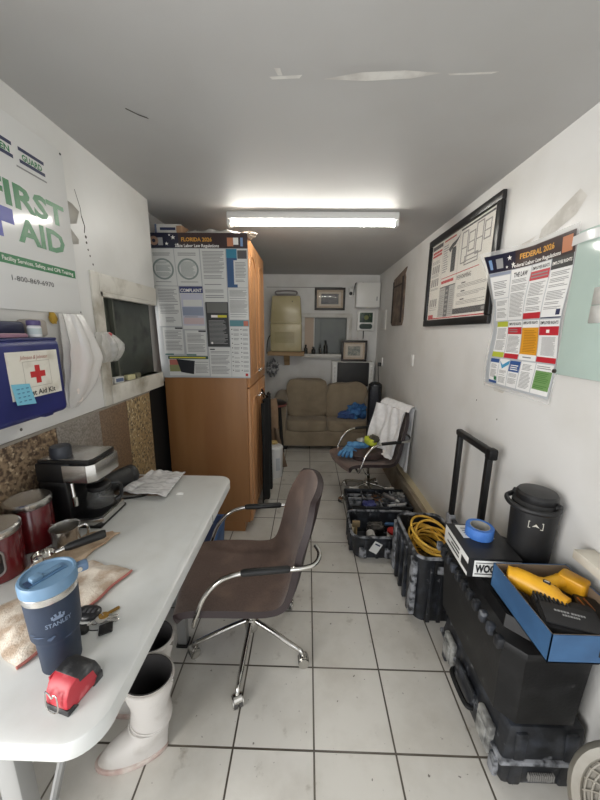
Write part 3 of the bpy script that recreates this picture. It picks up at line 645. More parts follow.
t = thing('control_board', 'white cased green circuit board under the white electrical box', 'control board', (.735, YB, 1.685))
b = MB(); b.box(0, .25, -.05, -.001, 0, .285, whitepl, .01); b.build('case', t)
b = MB(); b.box(.03, .22, -.054, -.049, .12, .26, mat('circuit green', (42, 70, 52), .4, col2=(28, 44, 36), nscale=40, col3=(120, 130, 70), n3scale=30, n3range=(.62, .7)), .004)
b.cyl((.125, -.075, .19), (.125, -.052, .19), .032, mat('olive knob', (118, 122, 66), .5)); b.build('board', t)
b = MB(); b.prism(rrect(.03, .22, .025, .10, .035), .049, .054, mat('dark green label', (44, 62, 54), .5), Matrix.Rotation(PI/2, 4, 'X')); b.build('label_panel', t)
b = MB(); b.tube([(.10, -.02, 0), (.10, -.018, -.12)], .006, black, 6); b.build('cable', t)

# --- beige dehumidifier on its shelf
t = thing('dehumidifier', 'tall beige plastic appliance with vent slats on the wooden wall shelf', 'appliance', (-.315, YB-.02, 1.378))
bg = mat('aged beige plastic', (186, 175, 138), .3, col2=(174, 162, 124), nscale=4)
b = MB(); b.taper((-.225, .225, -.27, 0), (-.225, .225, -.27, 0), 0, .40, bg, bev=.015); b.taper((-.225, .225, -.275, 0), (-.20, .20, -.24, 0), .405, .78, bg, bev=.02)
b.box(-.215, .215, -.283, -.25, .392, .418, bg, .008); b.build('body', t)
b = MB()
for i in range(9): b.box(-.16, .12, -.278, -.268, .13+.017*i, .137+.017*i, mat('beige shade slat', (150, 138, 98), .5))
b.build('vent', t)
b = MB(); b.box(-.14, .14, -.20, -.06, .78, .80, mat('mauve grey plastic', (112, 104, 104), .5), .006); b.tube(smooth_path([(-.14, -.2, .79), (-.13, -.21, .84), (.13, -.21, .84), (.14, -.2, .79)]), .012, mat('mauve grey plastic', (112, 104, 104), .5), 8); b.build('handle', t)
b = MB(); b.cyl((.09, -.262, .70), (.09, -.25, .70), .008, black); b.build('button', t)
b = MB(); b.tube(smooth_path([(-.21, -.05, .25), (-.27, -.05, .2), (-.30, -.02, .1), (-.31, -.01, -.05)]), .007, black, 6); b.build('cord', t)
t = thing('wall_shelf', 'rough wooden shelf with bracket holding the beige appliance', 'shelf', (-.315, YB, 1.318))
wd = mat('raw pine', (176, 148, 112), .7, col2=(146, 118, 84), nscale=9, stretch=(.2, 1, 1))
b = MB(); b.box(-.265, .265, -.32, -.001, 0, .055, wd, .004); b.build('board', t)
b = MB(); b.prism([(-.001, 0), (-.001, -.16), (-.05, -.16), (-.20, 0)], -.04, .04, wd, Matrix(((0, 0, 1, 0), (1, 0, 0, 0), (0, 1, 0, 0), (0, 0, 0, 1)))); b.build('bracket', t)
# bottles on the window ledge
for i, (x, r, h, lb) in enumerate(((-.03, .028, .135, 'squat dark bottle on the window ledge closest to the beige appliance'), (.085, .030, .105, 'shortest dark bottle on the window ledge'), (.19, .022, .135, 'slim dark bottle on the window ledge beside the tallest one'), (.272, .030, .20, 'tallest dark bottle with cap on the window ledge'))):
    b = MB(); b.lathe([(r*.95, 0), (r, .004), (r, h*.55), (r*.45, h*.72), (r*.42, h*.8)], mat('dark bottle glass', (34, 36, 34), .2)); 
    t = thing('bottle', lb, 'bottle', (x, YB-.06, bz0), group='dark bottles on the window ledge'); b.build('body', t)
    b = MB(); b.lathe([(r*.5, h*.79), (r*.52, h*.8), (r*.5, h), (0, h)], mat('bottle cap', (28, 28, 28), .45)); b.build('cap', t)
# crumpled bag hanging by the shelf
b = MB(); b.blob((0, 0, 0), (.085, .07, .12), mat('crumpled foil bag', (172, 172, 172), .3, col2=(84, 84, 88), nscale=22, nrange=(.42, .55)), rough=.6, rs=8, nu=28, nv=20)
tag(b.build('crumpled_bag', loc=(-.53, YB-.12, 1.12)), 'crumpled silvery bag on the back wall below the wooden shelf', 'plastic bag')

# ================================================================== FURNITURE
# --- oak cabinet
t = thing('tall_cabinet', 'tall oak veneer cabinet with law poster on its side', 'cabinet', (-.78, 2.87, 0))
b = MB(); x0, x1, y0, y1 = -1.097+.78, -.462+.78, 2.415-2.87, 3.30-2.87
b.box(x0, x1, y0, y1, .085, 2.325, oak, .003); b.box(x0, x1-.045, y0+.0, y1, 0, .085, oak)
b.build('body', t)
for (z0, z1, up) in ((1.235, 2.32, 1), (.095, 1.222, 0)):
    for k in range(2):
        ya = y0+.008+.435*k; yb = ya+.428
        b = MB(); b.box(x1+.001, x1+.021, ya, yb, z0, z1, oaklight, .003)
        # arched raised panel
        ia, ib = ya+.07, yb-.07; zt = z1-.10; zb = z0+.08; cy_ = (ia+ib)/2; rad = (ib-ia)/2
        pts = [(ia, zb), (ib, zb), (ib, zt-rad*.8)] + [(cy_+rad*math.cos(a), zt-rad*.8+rad*.8*math.sin(a)) for a in [PI*i/10 for i in range(1, 10)]] + [(ia, zt-rad*.8)]
        XX = Matrix(((0, 0, 1, x1+.021), (1, 0, 0, 0), (0, 1, 0, 0), (0, 0, 0, 1)))
        b.tube([XX @ Vector((p[0], p[1], .001)) for p in pts], .008, oaklight, 6, closed=True)
        b.prism([(cy_+(p[0]-cy_)*.8, (p[1]-(zb+zt)/2)*.93+(zb+zt)/2) for p in pts], 0, .006, oaklight, XX, bev=.004)
        d = b.build('door', t)
        b = MB(); hz = z0+.09 if up else z1-.12; hy = yb-.05 if k == 0 else ya+.05
        b.lathe([(.007, 0), (.006, .012), (.014, .018), (.012, .026), (0, .028)], chrome, 14, RX((x1+.02, hy, hz), 'Y', PI/2)); b.build('knob', d)
# on top of the cabinet
CT = 2.327
t = thing('white_carton', 'small white printed carton on top of the oak cabinet corner', 'box', (-1.085, 2.425, CT))
b = MB(); b.box(0, .185, 0, .09, 0, .062, mat('white carton', (196, 194, 188), .6), .002); b.build('box', t)
b = MB(); b.lines(.035, .022, .145, .042, 1, .0008, navy, .9, 0); b.box(-.0008, .012, -.0008, .09, .0, .0625, mat('dim blue print', (90, 104, 130), .6)); b.box(.16, .2, .01, .1, .0, .045, mat('kraft flap', (160, 126, 96), .7), .002, Matrix.Rotation(-.2, 4, 'Z')); b.build('print', t)
def crumple(L, Wd, hh, seed, sx=1):
    def fn(u, v):
        e = (max(0, math.sin(PI*u))**.45)*(max(0, math.sin(PI*v))**.45)
        p = Vector((u*6*sx, v*6, seed))
        return ((u-.5)*L, (v-.5)*Wd, .002+hh*e*(.65+.55*noise.noise(p)+.25*noise.noise(p*2.7)))
    return fn
b = MB(); b.surf(crumple(.46, .26, .07, 4.2), 44, 26, mat('plastic wrap', (206, 204, 200), .12, alpha=.75, spec=.9))
b.surf(lambda u, v: tuple(Vector(crumple(.40, .2, .05, 4.2)(u, v))-Vector((0, 0, .004))), 20, 12, mat('grey packet', (146, 142, 138), .5))
tag(b.build('wrapped_packet', loc=(-.70, 2.56, CT)), 'flat packet in crinkled clear plastic on top of the oak cabinet', 'packet')
b = MB(); b.blob((0, 0, .02), (.045, .04, .022), mat('beige tape wad', (206, 190, 172), .5), rough=.8, rs=9, nu=24, nv=16); b.blob((.03, .01, .03), (.03, .02, .016), mat('beige tape wad', (206, 190, 172), .5), rough=.8, rs=9, nu=20, nv=12, seed=4)
tag(b.build('tape_wad', loc=(-.445, 2.48, 2.312)), 'crumpled beige tape wad on top of the oak cabinet door', 'tape')

# --- folding table
t = thing('folding_table', 'long white folding table with rounded corners along the wall', 'table', (-.72, .99, 0))
b = MB(); b.prism(rrect(-.315, .334, -.56, .568, .07, 10), T-.045, T, tablew, bev=.006); 
b.build('tabletop', t)
b = MB(); b.prism(rrect(-.29, .30, -.53, .54, .05, 6), T-.06, T-.0452, greymetal); b.build('apron', t)
for y in (-.47, .42):
    for x in (-.26, .07):
        b = MB(); b.box(x-.025, x+.025, y-.02, y+.02, 0, T-.06, greymetal, .006); b.box(x-.03, x+.03, y-.03, y+.03, 0, .015, black, .004); b.build('leg', t)
    b = MB(); b.box(-.24, .08, y-.012, y+.012, .30, .33, greymetal, .004); b.build('crossbar', t)
b = MB(); b.tube([(.02, -.38, .32), (.02, -.05, T-.07)], .012, greymetal, 8); b.tube([(.02, .40, .32), (.02, .05, T-.07)], .012, greymetal, 8); b.build('brace', t)
b = MB(); b.rect; b.box(.334, .3352, .20, .204, T-.045, T-.004, mat('slab joint', (120, 120, 116), .6)); b.build('edge_seam', t)

# --- office chairs
def make_chair(label):
    t = thing('office_chair', label, 'office chair')
    prof = [(.345, .402), (.332, .436), (.27, .446), (.14, .440), (.02, .428), (-.09, .426), (-.165, .445), (-.212, .50), (-.236, .58), (-.262, .70), (-.298, .83), (-.335, .965)]
    hw = [.225, .228, .236, .245, .25, .25, .248, .246, .243, .238, .224, .165]
    def sp(arr, t_):
        k = t_*(len(arr)-1); i = min(int(k), len(arr)-2); f = k-i
        g = lambda q: arr[max(0, min(len(arr)-1, q))]
        a, b_, c, d = g(i-1), g(i), g(i+1), g(i+2)
        return .5*((2*b_)+(c-a)*f+(2*a-5*b_+4*c-d)*f*f+(3*b_-a-3*c+d)*f**3)
    px = [p[0] for p in prof]; pz = [p[1] for p in prof]
    def fn(u, v):
        x, z = sp(px, u), sp(pz, u); h = sp(hw, u); a = 1-2*v
        e = abs(a)**2.6
        seat = max(0, min(1, 1-(u-.35)/.3)); back = 1-seat
        z += .030*e*seat*min(1, u/.2); x += .055*e*back
        if u < .1: x -= .03*e*(1-u/.1)
        if u > .85: z -= .05*e*(u-.85)/.15
        return (x, a*h, z)
    b = MB(); b.surf(fn, 44, 22, brownfab, .030, m2=brownedge); 
    b.build('seat_shell', t, ang=60)
    for s in (-1, 1):
        b = MB(); y = s*.262
        pth = smooth_path([(.235, s*.19, .412), (.24, s*.245, .405), (.226, y, .46), (.185, y, .56), (.12, y, .632), (.04, y, .660), (-.06, y, .662), (-.22, y, .660), (-.29, s*.245, .662), (-.318, s*.205, .68), (-.305, s*.17, .70)], 6)
        b.tube(pth, .0105, chrome, 10); a = b.build('armrest', t)
        b = MB(); b.tube([(.03, y, .661), (.02, y, .663), (-.17, y, .662), (-.18, y, .661)], [.011, .0155, .0155, .011], mat('black rubber pad', (20, 20, 20), .5), 10); b.build('arm_pad', a)
    b = MB(); b.cyl((0, 0, .10), (0, 0, .25), .026, chrome); b.cyl((0, 0, .25), (0, 0, .40), .017, chrome); b.box(-.11, .11, -.07, .07, .385, .402, black, .006); b.lathe([(.034, .10), (.038, .14), (.03, .17), (0, .17)], chrome, 18); b.build('column', t)
    for k in range(5):
        an = math.radians(6+72*k); ca, sa = math.cos(an), math.sin(an)
        P = lambda r, z: (r*ca, r*sa, z)
        b = MB(); b.tube(smooth_path([P(.02, .155), P(.12, .13), P(.25, .088), P(.285, .078), P(.297, .055)], 4), [.013]*9+[.011]*8, chrome, 10); l = b.build('leg', t)
        b = MB(); q = Matrix.Translation(P(.30, .027)) @ Matrix.Rotation(an+.5, 4, 'Z')
        for s in (-1, 1): b.tube([q @ Vector((0, s*.006, 0)), q @ Vector((0, s*.024, 0))], .027, chrome, 18); b.tube([q @ Vector((0, s*.004, 0)), q @ Vector((0, s*.020, 0))], .0275, mat('caster rubber', (70, 68, 66), .5), 18)
        b.tube([q @ Vector((-.0, -.018, .012)), q @ Vector((0, .018, .012))], .024, chrome, 12); b.build('caster', l)
    return t
ch1 = make_chair('brown tweed office chair with chrome arms at the white table')
ch1.location = (-.28, 1.425, 0); ch1.rotation_euler = (0, 0, math.radians(189))
ch2 = dup(ch1, (.627, 3.05, 0), math.radians(199), 'brown office chair draped with a white towel by the black tower')
# towel over the second chair's back
cotton = mat('white towelling', (232, 232, 232), .9, col2=(222, 222, 222), nscale=30, bump=.15, bscale=160, sheen=.2)
def towel(u, v):
    # v down the front, u across
    a = (u-.5)
    if v < .62:
        k = v/.62; x = -.205-.095*(1-k)+.03*(1-k)*0; z = .935-.40*k
        x = -.30+.115*k; y = a*.44+.03*k
    else:
        k = (v-.62)/.38; x = -.185+.05*k; z = .53-.03*k; y = a*.42+.03
    f = .014*math.sin(u*13+v*5)+.010*math.sin(u*27-v*9)+.03*noise.noise(Vector((u*3, v*3, 1)))
    e = (2*abs(a))**2.5
    return (x+.05+f+.04*e, y*1.12, z)
def tback(u, v):
    a = u-.5; L = .50+.12*u
    f = .010*math.sin(u*15)+.012*math.sin(u*31+v*4)
    return (-.354+.07*v+f*.4, a*.39+.05*v, .95-L*v)
b = MB(); b.surf(towel, 36, 30, cotton, .004); b.surf(tback, 36, 24, cotton, .004)
b.surf(lambda u, v: (-.25-.125*v+.004*math.sin(u*20), (u-.5)*(.49-.07*v), .935+.045*math.sin(PI*v)**.7+.01*v), 24, 6, cotton, .004)
o = b.build('towel', loc=ch2.location, rotz=ch2.rotation_euler.z, ang=80); tag(o, 'white towel draped over the brown chair back against the wall', 'towel')
# things on the second chair's seat
def onchair(x, y, z): return ch2.matrix_basis @ Vector((x, y, z))
b = MB(); b.blob((0, 0, .036), (.19, .16, .042), mat('brown leather cushion', (66, 50, 46), .6, col2=(50, 38, 36), nscale=14), .6, 30, 14, rough=.12, rs=4)
o = b.build('seat_cushion', loc=onchair(.02, -.03, .441), rotz=ch2.rotation_euler.z); tag(o, 'flat brown cushion on the seat of the towel-draped chair', 'cushion')
glove = mat('blue glove fabric', (92, 148, 190), .75, col2=(64, 116, 164), nscale=22)
b = MB()
b.blob((0, 0, .03), (.075, .055, .032), glove, .9, rough=.35, seed=2)
for i in range(4): b.tube(smooth_path([(.04, -.04+.026*i, .03), (.10, -.055+.036*i, .035), (.155-.01*abs(i-1.5), -.062+.040*i, .018)], 3), [.018, .018, .018, .017, .016, .015, .012], glove, 8)
b.tube(smooth_path([(-.02, .04, .03), (.02, .085, .03), (.06, .10, .02)], 3), [.02, .018, .017, .016, .015, .014, .01], glove, 8); b.blob((-.08, 0, .03), (.05, .05, .028), glove, .9, rough=.3)
o = b.build('work_glove', loc=onchair(.20, -.06, .475), rotz=ch2.rotation_euler.z+.9); tag(o, 'blue work glove on the seat front of the towel-draped chair', 'glove')
b = MB(); b.blob((0, 0, .03), (.09, .05, .03), glove, .8, rough=.4, seed=8); b.blob((.07, .03, .02), (.06, .04, .022), glove, .8, rough=.4, seed=5)
o = b.build('work_glove', loc=onchair(.09, -.10, .505), rotz=ch2.rotation_euler.z+2.6); tag(o, 'crumpled blue work glove lying behind another on the towel-draped chair', 'glove')
t = thing('respirator', 'yellow green dust mask with clear cup on the towel-draped chair', 'mask', onchair(-.05, -.06, .528), ch2.rotation_euler.z)
b = MB(); b.blob((0, 0, .05), (.05, .075, .045), mat('hi vis yellow', (196, 206, 60), .55), .7, rough=.2, seed=3); b.build('pad', t)
b = MB(); b.blob((-.02, .02, .075), (.05, .06, .035), mat('olive webbing', (70, 66, 56), .7), .8, rough=.5, seed=6); b.build('strap', t)
b = MB(); b.lathe([(.03, 0), (.045, .01), (.05, .05), (.046, .05), (.04, .012), (0, .006)], mat('smoky clear cup', (190, 190, 184), .1, alpha=.5), 20, Matrix.Translation((.05, -.09, .0)) @ Matrix.Rotation(.5, 4, 'X')); b.build('clear_cup', t)

# --- sofa
t = thing('sofa', 'taupe two seat sofa against the back wall', 'sofa', (.285, 4.62, 0))
b = MB(); b.box(-.76, .735, -.30, .27, .06, .30, taupe, .035, seg=3); b.box(-.70, .70, .12, .27, .28, .79, taupe, .05, seg=3); b.build('base', t)
for s in (-1, 1):
    b = MB(); xa = -.665 if s < 0 else .655
    b.box(xa-.09, xa+.09, -.31, .25, .07, .62, taupe, .03, seg=3); b.tube([(xa, -.325, .655), (xa, -.31, .66), (xa, .15, .70), (xa, .25, .70)], [.07, .098, .10, .09], taupe, 20); b.build('armrest', t)
    x = -.285 if s < 0 else .295
    b = MB(); b.blob((x, -.08, .36), (.296, .235, .088), taupe, .32, 40, 20, rough=.03); b.build('seat_cushion', t)
    b = MB(); b.blob((x, .085, .685+(.015 if s < 0 else -.035)), (.300, .12, .285), taupe, .36, 44, 24, Matrix.Translation((x, .0, .6)) @ Matrix.Rotation(-.12, 4, 'X') @ Matrix.Translation((-x, 0, -.6)), rough=.10, rs=5, seed=s); b.build('back_cushion', t)
for sx in (-.6, .6):
    for sy in (-.22, .2):
        b = MB(); b.box(sx-.03, sx+.03, sy-.03, sy+.03, 0, .062, black, .004); b.build('foot', t)
bluecl = mat('blue cloth', (70, 124, 178), .8, col2=(48, 92, 146), nscale=12)
b = MB(); b.blob((0, 0, .10), (.14, .09, .105), bluecl, .9, 30, 20, rough=.6, rs=6, seed=4); b.blob((-.15, -.02, .05), (.13, .08, .055), mat('deep blue cloth', (64, 92, 148), .8), .9, 26, 16, rough=.5, rs=6, seed=7)
tag(b.build('blue_cloth', loc=(.73, 4.50, .445)), 'crumpled blue cloth on the sofa seat by the black tower', 'cloth')
# --- old television on the sofa back
t = thing('television', 'old silver television with dark screen propped behind the sofa', 'television', (.68, 4.80, .835))
b = MB(); b.box(-.312, .312, -.02, .145, 0, .398, mat('silver plastic', (214, 214, 210), .4), .012); b.build('case', t)
b = MB(); b.box(-.235, .235, -.035, -.018, .03, .388, mat('tv screen', (36, 37, 39), .6, col2=(46, 46, 46), nscale=5), .01); b.build('screen', t)
for s in (-1, 1):
    b = MB(); b.box(s*.272-.022, s*.272+.022, -.027, -.018, .03, .35, mat('speaker strip', (226, 226, 222), .5), .004)
    for i in range(14): b.box(s*.272-.014, s*.272+.014, -.0285, -.026, .05+.02*i, .056+.02*i, mat('speaker slot', (150, 150, 148), .6))
    b.build('speaker', t)
# --- black tower heater
t = thing('tower_heater', 'tall slim black tower standing between the sofa and the chair', 'heater', (.87, 4.06, 0), -.25)
b = MB(); b.prism(rrect(-.085, .085, -.075, .075, .05), .05, 1.0, mat('gloss black plastic', (20, 21, 25), .3)); b.build('body', t)
b = MB(); b.lathe([(.0, 1.05), (.05, 1.04), (.083, 1.015), (.086, 1.0)], mat('black top cap', (34, 35, 38), .25), 24, Matrix.Translation((0, 0, 0)) @ Matrix.Diagonal((1, .9, 1, 1))); b.build('top', t)
b = MB()
for i in range(9): b.box(-.05+.0125*i-.002, -.05+.0125*i+.002, -.081, -.072, .18, .95, mat('navy grille slat', (40, 44, 58), .4))
b.build('grille', t)
b = MB(); b.lathe([(.15, 0), (.15, .02), (.09, .05), (0, .05)], black, 28); b.build('base', t)

# --- corner by the sofa: stool with cap, cardboard, apron, bucket
t = thing('round_stool', 'dark round stool with dull red rim behind the black garment', 'stool', (-.435, 4.13, 0))
b = MB(); b.lathe([(0, .70), (.15, .70), (.165, .715), (.165, .745), (.13, .765), (0, .77)], mat('dark stool seat', (36, 28, 28), .4), 30); b.build('seat', t)
b = MB(); b.lathe([(.166, .708), (.172, .715), (.172, .728), (.166, .735)], mat('dull red rim', (120, 64, 58), .5), 30); b.build('rim', t)
for k in range(4):
    a = PI/4+PI/2*k; b = MB(); b.tube([(.10*math.cos(a), .10*math.sin(a), .70), (.16*math.cos(a), .16*math.sin(a), 0)], .013, black, 8); b.build('leg', t)
kraft = mat('tan cardboard', (150, 124, 98), .8, col2=(130, 106, 82), nscale=8)
b = MB(); b.surf(lambda u, v: (-.10+.24*u*(1-.35*v)+.01*math.sin(v*9), .03*math.sin(u*5+v*2)+.02*v, .86*(1-(1-v))*1.0), 14, 20, kraft, .006)
b.surf(lambda u, v: (-.02+.22*u*(1-.55*v), -.03+.03*math.sin(u*6), .50*v), 12, 14, mat('brown paper', (122, 104, 86), .85, col2=(100, 84, 68), nscale=9), .006)
tag(b.build('cardboard_sheet', loc=(-.435, 3.80, .001)), 'folded tan cardboard leaning beside the sofa arm', 'cardboard')
t = thing('white_bucket', 'white plastic bucket with lid on the floor behind the black garment', 'bucket', (-.37, 3.50, 0))
b = MB(); b.lathe([(.085, 0), (.093, .01), (.097, .33), (.094, .345)], mat('bucket white', (214, 214, 212), .35), 32); b.build('body', t)
b = MB(); b.lathe([(.098, .34), (.1, .345), (.1, .36), (.09, .372), (.03, .38), (.03, .39), (0, .39)], mat('lid white', (222, 222, 220), .35), 32); b.build('lid', t)
b = MB(); b.box(-.02, .03, -.0985, -.09, .10, .25, mat('dim grey label', (176, 180, 184), .5), .002, Matrix.Rotation(.5, 4, 'Z')); b.build('label_panel', t)
b = MB(); b.blob((0, 0, .02), (.05, .04, .02), mat('yellow tan rag', (190, 166, 110), .8), rough=.5); b.tube([(-.02, 0, .03), (.03, .01, .04)], .006, mat('brass rod', (186, 150, 70), .4, .6), 6)
tag(b.build('rag', loc=(-.38, 3.50, .391)), 'small tan rag on the lid of the white bucket', 'rag')
b = MB()
def garment(u, v):
    w_ = .52+.06*v; x = .035+.018*math.sin(u*19+v*2)+.02*v*math.sin(u*PI)+.02*math.sin(u*PI)
    return (x, (u-.5)*w_*1.1-.02*v, 1.06-.98*v-.03*abs(u-.5)*(1-v)+.012*math.sin(u*40)*v)
b.surf(garment, 40, 24, mat('black cloth', (10, 10, 11), .9), .006)
b.tube(smooth_path([(.03, -.05, 1.05), (.005, 0, 1.12), (.03, .06, 1.05)], 5), .006, mat('black cloth', (10, 10, 11), .9), 6)
tag(b.build('black_garment', loc=(-.438, 3.0, 0)), 'long black garment hanging on the lower oak cabinet door', 'garment')
# --- under the table: boots and blue crate
def boot(lb, loc, rz):
    t = thing('rubber_boot', lb, 'boot', loc, rz, 'white rubber boots under the table')
    # toe towards +x
    secs = [(-.0, .0, .0, .0)]
    def fn(u, v):
        an = 2*PI*u
        if v < .55:     # shaft, top down
            k = v/.55; z = .375-.235*k; rx = .088-.022*k+.006*math.sin(k*9); ry = .080-.022*k; cx = -.005-.0*k
            return (cx+rx*math.cos(an), ry*math.sin(an), z+.012*math.cos(an)*(1-k))
        k = (v-.55)/.45
        z = .14-.128*k**.9; rx = .066+.062*math.sin(k*PI/2)**1.2; cx = .0+.075*math.sin(k*PI/2)**1.2; ry = .058-.010*k
        c = math.cos(an); s_ = math.sin(an)
        wid = ry*(1+.10*max(0, c)-.1*max(0, -c))
        if k > .55 and c > 0: z = z + .045*(1-k)/.45*0
        hump = .055*max(0, c)*math.sin(PI*min(1, k*1.0))*(1-k)
        return (cx+rx*c, wid*s_, z-.0*hump)
    b = MB(); b.surf(fn, 40, 36, rubw, -.005, m2=mat('boot lining', (52, 50, 50), .8)); b.build('shaft', t, ang=60)
    b = MB()
    sole = [(.078+.134*math.cos(a)*(1 if math.cos(a) > 0 else .98), .056*math.sin(a)*(1+.08*math.cos(a))) for a in [2*PI*i/36 for i in range(36)]]
    b.prism(sole, 0, .022, mat('pinkish sole', (176, 150, 142), .7, col2=(200, 190, 182), nscale=12), bev=.004); b.build('sole', t)
    b = MB(); b.tube([(-.005+.0905*math.cos(a), .0825*math.sin(a), .366+.012*math.cos(a)) for a in [2*PI*i/36 for i in range(36)]], .0055, rubw, 8, closed=True); b.build('rim', t)
    b = MB(); b.cyl((-.085, .02, .345), (-.099, .022, .345), .008, chrome); b.build('rivet', t)
    b = MB()
    for z, rx, ry, cx in ((.165, .0715, .0625, .0), (.15, .074, .061, .006)): b.tube([(cx+rx*math.cos(a), ry*math.sin(a), z+.01*math.cos(a)) for a in [2*PI*i/32 for i in range(32)]], .0028, rubw, 6, closed=True)
    b.build('seam_bands', t)
    return t
boot('white rubber boot under the table edge, in front of its pair', (-.60, .965, 0), math.radians(197))
boot('white rubber boot further under the table, behind its pair', (-.665, 1.125, 0), math.radians(188))
t = thing('blue_crate', 'blue plastic crate under the far end of the table', 'crate', (-.72, 1.86, 0))
b = MB(); bc = mat('blue crate plastic', (44, 88, 140), .5, col2=(32, 70, 116), nscale=8)
b.taper((-.15, .13, -.16, .16), (-.17, .15, -.18, .18), 0, .36, bc, bev=.012); b.build('body', t)
b = MB(); b.box(-.18, .16, -.19, .19, .361, .385, bc, .006); b.box(-.15, .13, -.16, .16, .38, .388, mat('dark blue inside', (22, 46, 84), .6)); b.build('rim', t)
b = MB()
for i in range(5): b.box(-.11+.055*i, -.09+.055*i, -.186, -.165, .05, .33, mat('crate rib', (48, 106, 176), .5), .003)
b.build('rib_panel', t)

# ================================================================== THINGS ON THE TABLE
# --- tumbler
t = thing('tumbler', 'navy insulated tumbler with pale blue lid on the white table', 'tumbler', (-.555, .585, T), .0); t.scale = (.88, .88, .96)
nv = mat('navy powder coat', (30, 43, 63), .55, col2=(26, 38, 56), nscale=9, bump=.03, bscale=500)
b = MB(); b.lathe([(.040, 0), (.043, .004), (.046, .082), (.050, .092), (.0535, .10), (.0565, .185), (.057, .196)], nv, 48); b.build('body', t)
b = MB(); b.lathe([(.057, .196), (.0578, .198), (.0582, .212), (.056, .214)], steel, 48); b.build('rim', t)
pb = mat('pale blue lid', (102, 133, 160), .4); pb2 = mat('darker blue lid', (80, 114, 148), .4)
b = MB(); b.lathe([(.0575, .213), (.060, .215), (.0605, .236), (.058, .241), (.053, .2415), (.051, .237), (0, .237)], pb, 48)
b.box(-.014, .014, -.045, .038, .2365, .2395, pb2, .001, Matrix.Rotation(-.45, 4, 'Z')); b.build('lid', t)
b = MB(); X = Matrix.Rotation(-.45, 4, 'Z'); b.box(-.010, .010, -.036, -.012, .2385, .250, pb, .004, X); b.box(-.006, .006, -.012, .03, .2395, .243, pb, .002, X)
b.box(-.013, .013, -.046, -.036, .238, .240, mat('lid slot', (40, 58, 84), .5), .0005, X); b.build('straw_flap', t)
b = MB()
hm = mat('grey blue handle', (92, 116, 144), .45)
XX = Matrix.Rotation(.75, 4, 'Z'); b.box(.055, .083, -.012, .012, .214, .236, hm, .006, XX); b.cyl((.0, 0, 0), (.0, 0, .001), .001, hm); b.build('handle', t)
b = MB(); b.cyl(XX @ Vector((.063, -.014, .225)), XX @ Vector((.063, .014, .225)), .006, chrome); b.build('pivot', t); b = MB()
XX2 = Matrix.Rotation(3.2, 4, 'Z'); b.cyl(XX2 @ Vector((.056, 0, .225)), XX2 @ Vector((.064, 0, .225)), .007, whitepl); b.build('pivot', t)
def wraptext(mb, s, ang, z, h, width, r, m, bold=.02):
    q = MB(); q.text(s, -width/2, 0, h, m, 0, width, bold=bold)
    vs = []
    for v in q.v:
        a = ang+v.x/r; vs.append((r*math.cos(a), r*math.sin(a), z+v.z))
    mb.add(vs, q.f, m)
lg = mat('pale engraving', (112, 126, 146), .45)
b = MB(); wraptext(b, 'STANLEY', -.72, .139, .0105, .054, .0560, lg, .02)
def wrappoly(mb, pts, ang, z, r, m): mb.add([(r*math.cos(ang+x/r), r*math.sin(ang+x/r), z+y) for x, y in pts], [list(range(len(pts)))], m)
for pts in ([(-.010, 0), (.010, 0), (.010, .006), (.004, .009), (-.004, .009), (-.010, .006)], [(-.006, .009), (-.002, .009), (-.003, .016), (-.008, .015)], [(.006, .009), (.002, .009), (.002, .017), (.007, .016)], [(-.013, .003), (-.010, .003), (-.009, .012), (-.014, .011)], [(.013, .003), (.010, .003), (.009, .012), (.014, .011)]):
    wrappoly(b, pts, -.72, .153, .0563, lg)
b.build('emblem', t)
b = MB()
for (a, z, w_, h) in ((-1.55, .118, .030, .004), (-1.1, .110, .014, .009), (-.98, .114, .010, .006), (-1.8, .124, .02, .003), (-.45, .098, .018, .003)):
    wrappoly(b, [(-w_/2, -.001), (0, -h/2), (w_/2, 0), (w_/4, h/2), (-w_/3, h/3)], a, z, .0556, mat('scuff', (62, 76, 98), .6))
b.build('scuff_marks', t)

# --- tape measure
t = thing('tape_measure', 'scuffed red and black tape measure by the blue tumbler', 'tape measure', (-.478, .520, T+.001), math.radians(-104)); t.scale = (.86, 1.3, 1.02)
scf = mat('scuffed black rubber', (40, 40, 42), .5, col2=(96, 96, 96), nscale=40, nrange=(.5, .7)); rd = mat('scuffed red shell', (170, 44, 54), .4, col2=(196, 96, 100), nscale=36, nrange=(.55, .7))
outl = [(-.042, 0), (.042, 0), (.046, .012), (.044, .034), (.034, .052), (.012, .061), (-.016, .060), (-.036, .048), (-.045, .026), (-.046, .008)]
XX = Matrix.Rotation(PI/2, 4, 'X')
b = MB(); b.prism(outl, -.022, .022, rd, XX, bev=.005); b.build('case', t)
b = MB(); b.prism([(.016, .0615), (-.0165, .062), (-.037, .0495), (-.0462, .027), (-.0475, .008), (-.03, .012), (-.022, .036), (.012, .042)], -.0225, .0225, scf, XX, bev=.004); b.prism([(-.047, -.0005), (-.02, -.0005), (-.03, .014), (-.048, .016)], -.0235, .0235, scf, XX, bev=.002); b.prism([(.047, -.0005), (.02, -.0005), (.03, .012), (.047, .014)], -.0235, .0235, scf, XX, bev=.002); b.build('bumper', t)
b = MB(); b.box(.0, .028, -.0255, -.0225, .03, .054, rd, .001); b.box(.002, .026, -.0262, -.0254, .036, .050, mat('dull red label', (150, 60, 64), .5)); b.build('label_panel', t)
b = MB(); b.tube(smooth_path([(.050, -.014, .046), (.052, -.015, .012), (.053, -.004, .004), (.052, .008, .012), (.051, .009, .044), (.052, .004, .049), (.052, .0, .040), (.052, -.006, .049), (.051, -.012, .05)], 5), .0014, chrome, 6); b.build('belt_clip', t)

